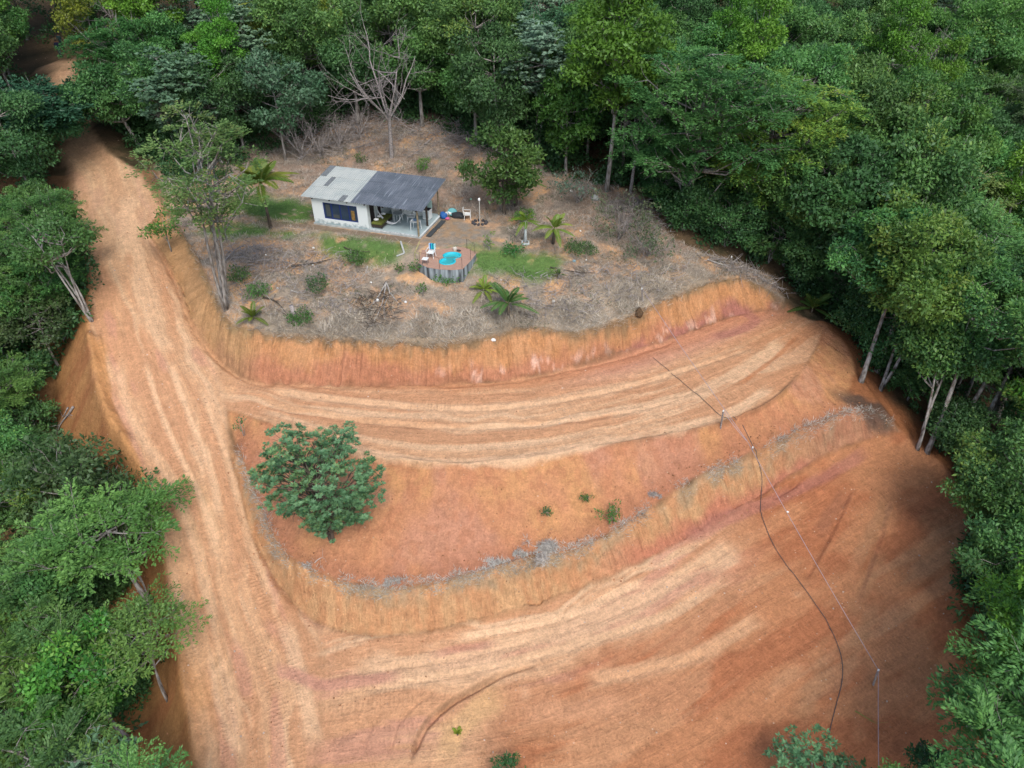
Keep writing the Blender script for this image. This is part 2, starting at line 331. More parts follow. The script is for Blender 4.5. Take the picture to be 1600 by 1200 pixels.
# lower road and pad
st = fbm(u2 * .07, (s2 + wig * .8) * 1.0, 81, 4); st2 = fbm(u2 * .15, (s2 + wig) * 2.6, 82, 4)
c_ = mix(mid * 1.0 + 0 * base, tan_ + 0 * base, sstep(.42, .6, st)); c_ = mix(c_, pale * 1.04 + 0 * base, sstep(.50, .62, .45 * st + .55 * st2) * sstep(3.2, .8, np.abs(s2 - .2)) * sstep(17, 8, GX))
c_ = mix(c_, pink + 0 * base, sstep(.56, .68, fbm(u2 * .16, s2 * 1.1, 83, 4)) * .6)
redz = sstep(1.0, 4.0, -s2 + (n1 - .5) * 2.5) * sstep(-3, 1, GX)
c_ = mix(c_, mix(C(.41,.19,.092) + 0 * base, C(.35,.14,.066) + 0 * base, sstep(.4, .6, fbm(u2 * .25, s2 * .7, 84, 4))), np.maximum(redz, sstep(9, 17, GX)))
c_ = mix(c_, C(.46,.26,.14) + 0 * base, sstep(.58, .68, fbm(u2 * .1, s2 * .8, 85, 4)) * redz * .5)
base = mix(base, c_, M_low * (1 - M_L))
jn = np.maximum(M_low, M_r1) > .3
base = np.where((jn | (M_L > .5))[..., None] & (core & (GY < 48))[..., None], mix(base, CLc, M_Ls * (1 - M_L) * .9), base)
base = np.where(((M_L > .5) & (M_low > .5))[..., None], mix(c_, CLc, np.clip(M_Ls, .0, 1)), base)
# cut banks
zr1 = sstep(0, 1, (s1 - 3.2) / 2.6)
c_ = mix(C(.45,.225,.10) + 0 * base, C(.49,.26,.125) + 0 * base, sstep(.35, .65, .5 * fbm(u1 * 2.4, s1 * .5, 86, 4) + .5 * n2))
lowb = sstep(.65, .2, (GZ0 + 5.2) / 2.6 + (fbm(u1 * .6, s1, 87, 4) - .5) * .9)
c_ = mix(c_, C(.40,.17,.105) + 0 * base, lowb * .7)
c_ = mix(c_, wine * 1.15 + 0 * base, lowb * sstep(3, 10, GX) * sstep(.38, .6, fbm(u1 * .8, GZ0 * 2, 88, 4)) * .9)
c_ = mix(c_, C(.62,.40,.30) + 0 * base, lowb * sstep(.62, .72, fbm(u1 * 1.6, GZ0 * .8, 89, 4)) * sstep(-8, -2, GX) * .8)
c_ = mix(c_, C(.20,.15,.085) + 0 * base, sstep(.45, .05, dB1 + (n2 - .5) * .7) * .75)
c_ = mix(c_, C(.33,.24,.12) + 0 * base, sstep(-17, -19, GX) * .45)
base = mix(base, c_, M_b1)
c_ = mix(C(.49,.29,.145) + 0 * base, C(.45,.235,.115) + 0 * base, sstep(.35, .65, .5 * fbm(u2 * 2.4, s2 * .5, 90, 4) + .5 * n2))
lowc = sstep(.6, .1, (GZ0 + 10.3 - np.clip((GX - 2) * .07, 0, 3)) / 2.0 + (fbm(u2 * .6, s2, 91, 4) - .5) * .8)
c_ = mix(c_, C(.42,.16,.10) + 0 * base, lowc * sstep(2, 9, GX) * .8)
c_ = mix(c_, wine + 0 * base, sstep(15, 22, GX) * .5)
c_ = mix(c_, C(.27,.22,.14) + 0 * base, sstep(.9, .05, dB4 + (n2 - .5) * 1.4) * sstep(.35, .6, fbm(GX * .5, GY * .5, 172, 4)) * .7)
base = mix(base, c_, M_b2)
# a dark patch of soil at the right shoulder, tracks of pale dust
def stroke(px, width, col, amt=.8, sc=1.0, thr=(.3, .6)):
    L = HP(px, 4); x0, x1 = L[:, 0].min() - 2*width - 1, L[:, 0].max() + 2*width + 1; y0, y1 = L[:, 1].min() - 2*width - 1, L[:, 1].max() + 2*width + 1
    i0, i1 = np.searchsorted(gx, [x0, x1]); j0, j1 = np.searchsorted(gy, [y0, y1])
    X = GX[j0:j1, i0:i1]; Y = GY[j0:j1, i0:i1]
    d, arc, s = dist_line(X, Y, L); end = np.minimum(arc, arc.max() - arc)
    k = sstep(1.25, .45, d / width + (fbm(arc * .8 * sc, s * 2 * sc, 95, 4) - .5) * 1.0) * sstep(*thr, fbm(arc * .35 * sc, s * 1.6 * sc, 96, 4) + .12) * sstep(0, 1.5, end) * amt
    base[j0:j1, i0:i1] = mix(base[j0:j1, i0:i1], np.array(col) + 0 * base[j0:j1, i0:i1], k)
stroke([(150,520),(165,620),(205,720),(240,800)], .5, orange * 1.05, .9)
stroke([(195,300),(215,400),(235,480),(260,560)], .9, pale, .8)
stroke([(225,560),(250,640),(285,720),(325,800),(345,860)], .22, pale * 1.1, .9)
stroke([(262,560),(300,660),(330,740),(345,820)], .25, pale * 1.1, .9)
stroke([(180,560),(205,650),(260,740),(300,830),(330,950),(360,1080),(385,1190)], .35, pale * 1.03, .8)
stroke([(310,600),(345,690),(365,760),(390,850),(430,950)], .25, pale, .8)
stroke([(440,960),(470,1060),(500,1180)], .5, pale * 1.05, .8)
stroke([(330,1000),(345,1100),(380,1195)], .3, pale, .8)
stroke([(500,690),(600,712),(700,722),(800,717),(900,700),(1000,682),(1080,665),(1150,640),(1210,600)], .45, pale * 1.08, .95)
stroke([(400,640),(500,668),(620,695),(740,702),(860,690)], .25, pale * 1.02, .8)
stroke([(420,612),(560,630),(700,640),(840,632),(980,605),(1100,570),(1180,540)], .5, pale, .7)
stroke([(940,650),(1040,630),(1120,600),(1190,560),(1230,530)], .7, pale * 1.05, .9)
stroke([(1150,605),(1210,560),(1250,520)], .2, red, .7)
stroke([(700,1000),(800,985),(900,960),(960,930),(1020,905)], .3, pale * 1.15, .95)
stroke([(540,1050),(640,1040),(760,1020),(880,985),(980,950),(1080,900),(1160,850)], .8, pale * 1.02, .8)
stroke([(560,1080),(680,1060),(800,1035),(930,1000),(1050,960),(1150,900)], .35, pale, .7)
stroke([(900,1070),(1000,1050),(1100,1020),(1200,960)], .5, tan_, .8)
stroke([(420,1040),(500,1070),(560,1065),(640,1050)], .4, pink, .8)
stroke([(660,1030),(720,1015),(790,1005)], .25, wine * 1.3, .5)
stroke([(640,1195),(648,1165),(668,1128),(700,1100),(740,1076),(790,1050)], .09, brown * 1.5, .65, 1.6, (.2, .5))  # shadow line of the gully, painted into the soil colour
stroke([(690,1210),(712,1150),(745,1108),(800,1075)], .7, C(.52,.33,.16), .7, 1, (.1, .4))
stroke([(1360,700),(1300,740),(1230,775),(1150,805),(1060,850)], .45, wine * 1.1, .6)
stroke([(1120,480),(1150,485),(1180,500),(1150,520),(1100,530)], .5, wine * 1.15, .7)
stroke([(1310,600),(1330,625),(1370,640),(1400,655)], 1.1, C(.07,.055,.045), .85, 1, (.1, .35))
stroke([(1330,760),(1300,800),(1275,850)], .5, C(.28,.125,.07), .6)
for q in [(1390,770),(1380,850),(1370,930),(1300,1010)]: stroke([q, (q[0]-25, q[1]+60), (q[0]-60, q[1]+130)], .5, C(.34,.19,.10), .5)
stroke([(800,1120),(900,1110),(1000,1095)], .6, C(.5,.27,.15), .5)
for (u, v, r_) in [(760,1035,.35),(795,1020,.3),(820,1085,.3),(720,1130,.2),(1245,930,.2)]: stroke([(u-14, v+3), (u, v), (u+16, v-4)], r_, pale * 1.2, .8)
# lawns
lawn_polys = [[HL(-7.5,-2.2),HL(-.8,-1.7),HL(4.5,-1.15),HL(8.9,-1.2),HL(8.2,-3.0),HL(5.4,-3.4),HL(3.0,-3.6),HL(1.0,-2.0),HL(-3,-2.6),HL(-6,-3.9),HL(-8.5,-3.3)],
              [HL(-8.5,-.3),HL(-4.2,-.6),HL(-.8,-.2),HL(-1,3.0),HL(-3.5,3.4),HL(-8,2.4)],
              [HL(11.4,-1.4),HL(13.0,.1),HL(15.4,.7),HL(18.6,1.2),HL(20.6,.8),HL(20.4,-1.2),HL(16.5,-1.9),HL(14,-2.4),HL(12.6,-2.0)]]
lawn = np.zeros(GX.shape)
for p in lawn_polys: lawn = np.maximum(lawn, msk(p, .7, 12, .7, .9))
base = mix(base, C(.10,.19,.05) + 0 * base, lawn * sstep(.3, .46, fbm(GX * 1.2, GY * 1.2, 98, 4) + .14) * .95)
n3 = fbm(GX * 6, GY * 6, 99, 3)
base *= (.90 + .2 * n3)[..., None]
ea_ = np.maximum.reduce([M_L, M_r1, M_low, M_emb, M_b1, M_b2])[..., None]
lum_ = base.mean(-1, keepdims=True); base = base * (1 - ea_) + ea_ * (base * np.array([1.12, 1.10, 1.10]))
base = np.clip(base, .005, .85)

# ------------------------------------------------------------------ materials
def newmat(name):
    m = bpy.data.materials.new(name); m.use_nodes = True; t = m.node_tree
    return m, t, t.nodes['Principled BSDF'], lambda k: t.nodes.new('ShaderNode' + k), t.links.new
def plain(name, col, rough=.7, noise=0.0, scale=8.0, metal=0.0, spec=.3, bump=0.0, col2=None, stretch=(1, 1, 1)):
    m, t, b, N, K = newmat(name)
    b.inputs['Roughness'].default_value = rough; b.inputs['Metallic'].default_value = metal; b.inputs['Specular IOR Level'].default_value = spec
    tc = N('TexCoord'); mp = N('Mapping'); mp.inputs['Scale'].default_value = stretch; K(tc.outputs['Object'], mp.inputs[0])
    nz = N('TexNoise'); nz.inputs['Scale'].default_value = scale; nz.inputs['Detail'].default_value = 5; K(mp.outputs[0], nz.inputs['Vector'])
    mx = N('Mix'); mx.data_type = 'RGBA'
    c2 = col2 or tuple(c * (1 - noise) for c in col)
    mx.inputs[6].default_value = (*col, 1); mx.inputs[7].default_value = (*c2, 1)
    mr = N('MapRange'); mr.inputs[1].default_value = .38; mr.inputs[2].default_value = .64; K(nz.outputs[0], mr.inputs[0])
    K(mr.outputs[0], mx.inputs[0]); K(mx.outputs[2], b.inputs['Base Color'])
    if bump:
        bp = N('Bump'); bp.inputs['Strength'].default_value = bump; bp.inputs['Distance'].default_value = .03; K(nz.outputs[0], bp.inputs['Height']); K(bp.outputs[0], b.inputs['Normal'])
    return m
def earth():
    m, t, b, N, K = newmat('earth')
    b.inputs['Roughness'].default_value = .95; b.inputs['Specular IOR Level'].default_value = .12
    at = N('Attribute'); at.attribute_name = 'Col'; fl = N('Attribute'); fl.attribute_name = 'flow'; tc = N('TexCoord')
    def noise(vec, sc, det, strch=None):
        n = N('TexNoise'); n.inputs['Scale'].default_value = sc; n.inputs['Detail'].default_value = det; n.inputs['Roughness'].default_value = .62
        if strch: mp = N('Mapping'); mp.inputs['Scale'].default_value = strch; K(vec, mp.inputs[0]); K(mp.outputs[0], n.inputs['Vector'])
        else: K(vec, n.inputs['Vector'])
        return n
    def mth(op, a, b_=None):
        n = N('Math'); n.operation = op
        for i, q in enumerate((a, b_)):
            if q is None: continue
            if isinstance(q, (int, float)): n.inputs[i].default_value = q
            else: K(q, n.inputs[i])
        return n.outputs[0]
    def mrng(v, a, b_, c, d):
        n = N('MapRange'); K(v, n.inputs[0])
        for i, q in enumerate((a, b_, c, d)): n.inputs[i + 1].default_value = q
        return n.outputs[0]
    fine = noise(tc.outputs['Object'], 9, 7); grain = noise(tc.outputs['Object'], 45, 4); cru = noise(tc.outputs['Object'], 2.3, 12); teeth = noise(fl.outputs['Vector'], 1, 8, (9.0, 1.6, 1)); cru.inputs['Roughness'].default_value = .75
    st = noise(fl.outputs['Vector'], 1, 6, (.5, 7.0, 1)); sb = noise(fl.outputs['Vector'], 1, 5, (4.5, .9, 1))
    sx = N('SeparateXYZ'); K(fl.outputs['Vector'], sx.inputs[0]); kind = sx.outputs[2]     # 0 ground, 1 road, 2 bank
    road = mth('MULTIPLY', mth('LESS_THAN', mth('ABSOLUTE', mth('SUBTRACT', kind, 1.0)), .3), 1.0)
    bank = mth('MAXIMUM', mth('SUBTRACT', kind, 1.0), 0.0)
    # crawler-track cleats: fine ripple across the direction of travel, only in bands
    band = mrng(noise(fl.outputs['Vector'], 1, 2, (.12, 1.5, 1)).outputs[0], .5, .6, 0, 1)
    cle = mth('SINE', mth('ADD', mth('MULTIPLY', sx.outputs[0], 27.0), mth('MULTIPLY', fine.outputs[0], 11.0)))
    cleat = mth('MULTIPLY', mth('MULTIPLY', cle, band), road)
    v1 = mrng(fine.outputs[0], .25, .75, .80, 1.22)
    v2 = mth('ADD', 1.0, mth('MULTIPLY', road, mrng(st.outputs[0], .3, .7, -.10, .10)))
    v3 = mth('ADD', 1.0, mth('MULTIPLY', bank, mrng(sb.outputs[0], .3, .7, -.09, .08)))
    v4 = mth('ADD', 1.0, mth('MULTIPLY', cleat, .05))
    v5 = mrng(grain.outputs[0], .3, .7, .88, 1.12)
    v6 = mrng(cru.outputs[0], .36, .64, .84, 1.16); v7 = mth('ADD', 1.0, mth('MULTIPLY', bank, mrng(teeth.outputs[0], .38, .56, -.10, .04)))
    vv = mth('MULTIPLY', mth('MULTIPLY', mth('MULTIPLY', mth('MULTIPLY', v1, v2), mth('MULTIPLY', v3, v4)), v5), mth('MULTIPLY', v6, v7))
    vm = N('VectorMath'); vm.operation = 'SCALE'; K(at.outputs['Color'], vm.inputs[0]); K(vv, vm.inputs[3])
    # stones and clods
    vo = N('TexVoronoi'); vo.inputs['Scale'].default_value = 3.2; vo.inputs['Randomness'].default_value = 1; K(tc.outputs['Object'], vo.inputs['Vector'])
    pm = mth('MULTIPLY', mth('LESS_THAN', vo.outputs['Distance'], .14), mrng(noise(tc.outputs['Object'], .9, 3).outputs[0], .52, .60, 0, 1))
    sc = N('SeparateColor'); K(vo.outputs['Color'], sc.inputs[0])
    mx = N('Mix'); mx.data_type = 'RGBA'; K(mth('MULTIPLY', pm, .8), mx.inputs[0]); K(vm.outputs[0], mx.inputs[6])
    cr = N('ValToRGB'); cr.color_ramp.elements[0].color = (.16, .07, .035, 1); cr.color_ramp.elements[1].color = (.66, .48, .34, 1); cr.color_ramp.interpolation = 'LINEAR'
    K(sc.outputs[0], cr.inputs[0]); K(cr.outputs[0], mx.inputs[7]); K(mx.outputs[2], b.inputs['Base Color'])
    hgt = mth('ADD', mth('ADD', mth('MULTIPLY', fine.outputs[0], .8), mth('MULTIPLY', mth('MULTIPLY', mth('SUBTRACT', st.outputs[0], .5), road), .9)),
              mth('ADD', mth('ADD', mth('MULTIPLY', cru.outputs[0], 1.8), mth('MULTIPLY', mth('ADD', mth('MULTIPLY', mth('SUBTRACT', sb.outputs[0], .5), .8), mth('MULTIPLY', mth('SUBTRACT', teeth.outputs[0], .5), 2.2)), bank)), mth('ADD', mth('MULTIPLY', cleat, .13), mth('MULTIPLY', grain.outputs[0], .25))))
    bp = N('Bump'); bp.inputs['Strength'].default_value = .8; bp.inputs['Distance'].default_value = .10; K(hgt, bp.inputs['Height']); K(bp.outputs[0], b.inputs['Normal'])
    return m
M_EARTH = earth()
def leafmat(name, trans=.3):
    m, t, b, N, K = newmat(name); t.nodes.remove(b); out = t.nodes['Material Output']
    at = N('Attribute'); at.attribute_name = 'Col'; oi = N('ObjectInfo'); hs = N('HueSaturation'); K(at.outputs['Color'], hs.inputs['Color'])
    mr = N('MapRange'); mr.inputs[3].default_value = .485; mr.inputs[4].default_value = .515; K(oi.outputs['Random'], mr.inputs[0]); K(mr.outputs[0], hs.inputs['Hue'])
    m2 = N('Math'); m2.operation = 'MULTIPLY'; m2.inputs[1].default_value = 7.13; K(oi.outputs['Random'], m2.inputs[0]); m3 = N('Math'); m3.operation = 'FRACT'; K(m2.outputs[0], m3.inputs[0])
    mr2 = N('MapRange'); mr2.inputs[3].default_value = .82; mr2.inputs[4].default_value = 1.18; K(m3.outputs[0], mr2.inputs[0]); K(mr2.outputs[0], hs.inputs['Value'])
    df = N('BsdfDiffuse'); tr = N('BsdfTranslucent'); gl = N('BsdfGlossy'); gl.inputs['Roughness'].default_value = .45; gl.inputs['Color'].default_value = (.75, .85, .9, 1)
    K(hs.outputs[0], df.inputs[0]); K(hs.outputs[0], tr.inputs[0])
    a = N('MixShader'); a.inputs[0].default_value = trans; K(df.outputs[0], a.inputs[1]); K(tr.outputs[0], a.inputs[2])
    c = N('MixShader'); c.inputs[0].default_value = .02; K(a.outputs[0], c.inputs[1]); K(gl.outputs[0], c.inputs[2]); K(c.outputs[0], out.inputs[0])
    return m
M_LEAF = leafmat('leaves', .3); M_STRAW = leafmat('dry_stalks', .15)
M_BARK = plain('bark_pale', (.36,.345,.32), .9, scale=6, col2=(.13,.11,.09), bump=.6, stretch=(1,1,.3))
M_BARKD = plain('bark_dark', (.13,.105,.08), .9, scale=6, col2=(.06,.05,.04), bump=.6, stretch=(1,1,.3))
M_DEAD = plain('dead_wood', (.36,.33,.31), .9, scale=9, col2=(.17,.15,.14), bump=.4)

# ------------------------------------------------------------------ object helpers
def link(o): COL.objects.link(o); return o
def tag(o, label=None, cat=None, group=None, kind=None):
    if label: o['label'] = label
    if cat: o['category'] = cat
    if group: o['group'] = group
    if kind: o['kind'] = kind
    return o
def empty(name, loc, label, cat, group=None, rz=0):
    o = link(bpy.data.objects.new(name, None)); o.location = loc; o.rotation_euler = (0, 0, rz); o.empty_display_size = .2
    return tag(o, label, cat, group)
def mesh_np(name, V, F, mat, cols=None, smooth=False):
    """V (n,3), F (m,k) with one k"""
    V = np.asarray(V, np.float32); F = np.asarray(F, np.int32); me = bpy.data.meshes.new(name); k = F.shape[1]
    me.vertices.add(len(V)); me.vertices.foreach_set('co', V.ravel()); me.loops.add(F.size); me.loops.foreach_set('vertex_index', F.ravel())
    me.polygons.add(len(F)); me.polygons.foreach_set('loop_start', np.arange(0, F.size, k, dtype=np.int32))
    me.update(calc_edges=True); me.validate()
    if cols is not None:
        a = me.color_attributes.new('Col', 'FLOAT_COLOR', 'POINT'); c = np.ones((len(V), 4), np.float32); c[:, :3] = cols; a.data.foreach_set('color', c.ravel())
    if smooth: me.polygons.foreach_set('use_smooth', np.ones(len(F), bool))
    if mat: me.materials.append(mat)
    return me
def obj(name, me, parent=None, loc=None):
    o = link(bpy.data.objects.new(name, me))
    if parent: o.parent = parent
    if loc is not None: o.location = loc
    return o
class MB:
    def __init__(s): s.v = []; s.f = []
    def box(s, x0, x1, y0, y1, z0, z1, M=None):
        n = len(s.v); c = [Vector((x, y, z)) for z in (z0, z1) for x, y in ((x0, y0), (x1, y0), (x1, y1), (x0, y1))]
        s.v += [M @ q if M else q for q in c]
        s.f += [tuple(n + i for i in q) for q in ((3,2,1,0),(4,5,6,7),(0,1,5,4),(1,2,6,5),(2,3,7,6),(3,0,4,7))]; return s
    def prism(s, poly, z0, z1):
        n = len(s.v); k = len(poly); s.v += [Vector((p[0], p[1], z0)) for p in poly] + [Vector((p[0], p[1], z1)) for p in poly]
        s.f += [tuple(range(n, n + k))[::-1], tuple(range(n + k, n + 2 * k))] + [(n + i, n + (i+1) % k, n + k + (i+1) % k, n + k + i) for i in range(k)]; return s
    def tube(s, pts, rad, sides=6, cap=True):
        pts = [Vector(p) for p in pts]; n = len(s.v); m = len(pts)
        if not hasattr(rad, '__len__'): rad = [rad] * m
        for i, p in enumerate(pts):
            d = (pts[min(i+1, m-1)] - pts[max(i-1, 0)]); d = d.normalized() if d.length > 1e-9 else Vector((0, 0, 1))
            a = Vector((0, 0, 1)) if abs(d.z) < .95 else Vector((1, 0, 0)); e1 = d.cross(a).normalized(); e2 = d.cross(e1)
            s.v += [p + (e1 * math.cos(2*math.pi*k/sides) + e2 * math.sin(2*math.pi*k/sides)) * rad[i] for k in range(sides)]
        for i in range(m - 1):
            for k in range(sides):
                a = n + i*sides + k; b = n + i*sides + (k+1) % sides; s.f.append((a, a + sides, b + sides, b))
        if cap: s.f += [tuple(range(n, n + sides)), tuple(range(n + (m-1)*sides, n + m*sides))[::-1]]
        return s
    def lathe(s, prof, c=(0, 0, 0), sides=16):
        n = len(s.v)
        for r, z in prof: s.v += [Vector((c[0] + r*math.cos(2*math.pi*k/sides), c[1] + r*math.sin(2*math.pi*k/sides), c[2] + z)) for k in range(sides)]
        for i in range(len(prof) - 1):
            for k in range(sides):
                a = n + i*sides + k; b = n + i*sides + (k+1) % sides; s.f.append((a, b, b + sides, a + sides))
        s.f += [tuple(range(n, n + sides))[::-1], tuple(range(n + (len(prof)-1)*sides, n + len(prof)*sides))]; return s
    def mesh(s, name, mat, smooth=False):
        me = bpy.data.meshes.new(name); me.from_pydata([tuple(q) for q in s.v], [], s.f); me.update()
        if smooth: me.polygons.foreach_set('use_smooth', np.ones(len(me.polygons), bool))
        me.materials.append(mat); return me
    def build(s, name, mat, parent=None, smooth=False, bevel=0):
        o = obj(name, s.mesh(name, mat, smooth), parent)
        if bevel:
            b = o.modifiers.new('bevel', 'BEVEL'); b.width = bevel; b.segments = 2; b.limit_method = 'ANGLE'
        return o

# ------------------------------------------------------------------ ground sheet, split by what it is
gxx = np.gradient(GZ, axis=1) / np.gradient(GX, axis=1); gyy = np.gradient(GZ, axis=0) / np.gradient(GY, axis=0)
NRM = np.stack([-gxx, -gyy, np.ones_like(GZ)], -1); NRM /= np.linalg.norm(NRM, axis=-1, keepdims=True)
vid = np.arange(NX * NY).reshape(NY, NX)
quad = np.stack([vid[:-1, :-1], vid[:-1, 1:], vid[1:, 1:], vid[1:, :-1]], -1).reshape(-1, 4)
def cell(A): return (A[:-1, :-1] + A[1:, 1:]).reshape(-1) / 2
kindv = np.where((M_emb > .6) & (M_b1 < .5) & (M_b2 < .5), 1.35, np.where((M_b1 > .5) | (M_b2 > .5), 2.0, np.where((M_L > .5) | (M_r1 > .5) | (M_low > .5), 1.0, 0.0)))
kc = np.zeros(len(quad), int)                         # 0 forest floor
kc[cell(M_plat) > .5] = 1; kc[cell(M_fill) > .5] = 2; kc[cell(M_rim) > .5] = 2
kc[cell(M_emb) > .5] = 2; kc[cell(M_low) > .5] = 3; kc[cell(M_r1) > .5] = 3; kc[cell(M_b1) > .5] = 2; kc[cell(M_b2) > .5] = 2; kc[cell(M_L) > .5] = 3
VV = np.stack([GX, GY, GZ], -1).reshape(-1, 3); CC = base.reshape(-1, 3); NN = NRM.reshape(-1, 3)
jmp = (np.abs(np.diff(fu, axis=1, append=fu[:, -1:])) > .8) | (np.abs(np.diff(fu, axis=0, append=fu[-1:])) > .8) | (np.abs(np.diff(fv, axis=1, append=fv[:, -1:])) > .8) | (np.abs(np.diff(fv, axis=0, append=fv[-1:])) > .8)
jmp = blur((jmp & core).astype(float), 3) > .01
kindv = np.where(jmp, 0.0, kindv)
FL = np.stack([fu, fv, kindv], -1).reshape(-1, 3)
for k, nm in enumerate(('forest_floor', 'ground', 'earth_bank', 'dirt_road')):
    q = quad[kc == k]; u_, inv = np.unique(q, return_inverse=True); q = inv.reshape(-1, 4)
    me = mesh_np(nm, VV[u_], q, M_EARTH, CC[u_], True)
    fa = me.attributes.new('flow', 'FLOAT_VECTOR', 'POINT'); fa.data.foreach_set('vector', FL[u_].astype(np.float32).ravel())
    me.normals_split_custom_set_from_vertices([tuple(n) for n in NN[u_]])
    tag(obj(nm, me), kind='structure')
# ------------------------------------------------------------------ foliage builders
def quads(Pp, D, Nn, L, W):
    """diamond leaves: base P, direction D, normal N, length L, width W"""
    S = np.cross(Nn, D); S /= (np.linalg.norm(S, axis=1, keepdims=True) + 1e-9)
    L = np.broadcast_to(np.asarray(L, float), (len(Pp),))[:, None]; W = np.broadcast_to(np.asarray(W, float), (len(Pp),))[:, None]
    V = np.stack([Pp, Pp + D * L * .45 + S * W / 2, Pp + D * L, Pp + D * L * .45 - S * W / 2], 1).reshape(-1, 3)
    return V, np.arange(len(V)).reshape(-1, 4)
def unit(a): return a / (np.linalg.norm(a, axis=-1, keepdims=True) + 1e-9)
def leaf_cloud(r, puffs, n_per, ls, style, c1, c2, c3=None, asp=.5, flat=.6):
    """puffs: (k,4) centre+radius. returns V,F,cols"""
    VV_, CC_ = [], []
    for (cx, cy, cz, pr) in puffs:
        n = int(n_per * (pr ** 2) * r.uniform(.7, 1.2)) + 6
        d = unit(r.normal(size=(n, 3)) + np.array([0, 0, .45]))
        rad = pr * (1 - .55 * r.rand(n) ** 1.6) * (1 + .22 * np.sin(d[:, 0] * 5 + cx * 3) * np.cos(d[:, 1] * 4 + cy * 5))
        if style == 'feather':
            k = max(5, int(9 * pr)); tw = unit(np.c_[r.normal(size=(k, 2)), r.normal(size=k) * .16 + .12]); ti = r.randint(0, k, n); t = r.rand(n) ** .7
            side = np.cross(tw[ti], [0, 0, 1.0]); side = unit(side) * np.where(r.rand(n) < .5, -1, 1)[:, None]
            pos = np.array([cx, cy, cz]) + tw[ti] * (t * pr * 1.35)[:, None] + side * (r.rand(n) * .16 * pr + .02)[:, None]
            pos[:, 2] += -.25 * (t ** 2) * pr + r.normal(size=n) * .07 * pr
            D = unit(side * .8 + tw[ti] * .9 + r.normal(size=(n, 3)) * .25); Nn = unit(np.array([0, 0, 1.0]) + r.normal(size=(n, 3)) * .35)
        elif style == 'tuft':                    # rosettes of drooping leaves (mango, cecropia)
            k = max(6, int(26 * pr ** 2)); dd = unit(r.normal(size=(k, 3)) + np.array([0, 0, .5])); cen = np.array([cx, cy, cz]) + dd * np.array([1, 1, flat]) * (pr * (.75 + .3 * r.rand(k)))[:, None]
            ti = r.randint(0, k, n); a = r.rand(n) * 6.283; rd = np.c_[np.cos(a), np.sin(a), np.zeros(n)]
            D = unit(rd + dd[ti] * r.uniform(-.1, .9, n)[:, None] + np.array([0, 0, -.1])); pos = cen[ti] + D * .03
            Nn = unit(dd[ti] + np.array([0, 0, .7]) + r.normal(size=(n, 3)) * .3)
        else:
            pos = np.array([cx, cy, cz]) + d * np.array([1, 1, flat]) * rad[:, None] + r.normal(size=(n, 3)) * .05 * pr
            D = unit(d * .5 + r.normal(size=(n, 3)) * .8 + np.array([0, 0, -.15])); Nn = unit(d * .6 + np.array([0, 0, .6]) + r.normal(size=(n, 3)) * .45)
        L = ls * r.uniform(.45, 1.65, n); V, F = quads(pos, D, Nn, L, L * asp); VV_.append(V)
        t = np.clip(r.rand() * .75 + r.normal(size=n) * .16, 0, 1)[:, None]; col = np.array(c1) * (1 - t) + np.array(c2) * t
        if c3 is not None:
            h = (r.rand(n) < (.5 if r.rand() < .18 else .04))[:, None]; col = np.where(h, np.array(c3) * .45 + col * .55, col)
        col = col * r.uniform(.78, 1.22, (n, 1)); CC_.append(np.repeat(col, 4, 0))
    V = np.concatenate(VV_); return V, np.arange(len(V)).reshape(-1, 4), np.clip(np.concatenate(CC_) * np.array([1.10, 1.16, 1.22]) + np.array([.0, .002, .006]), .004, .9)
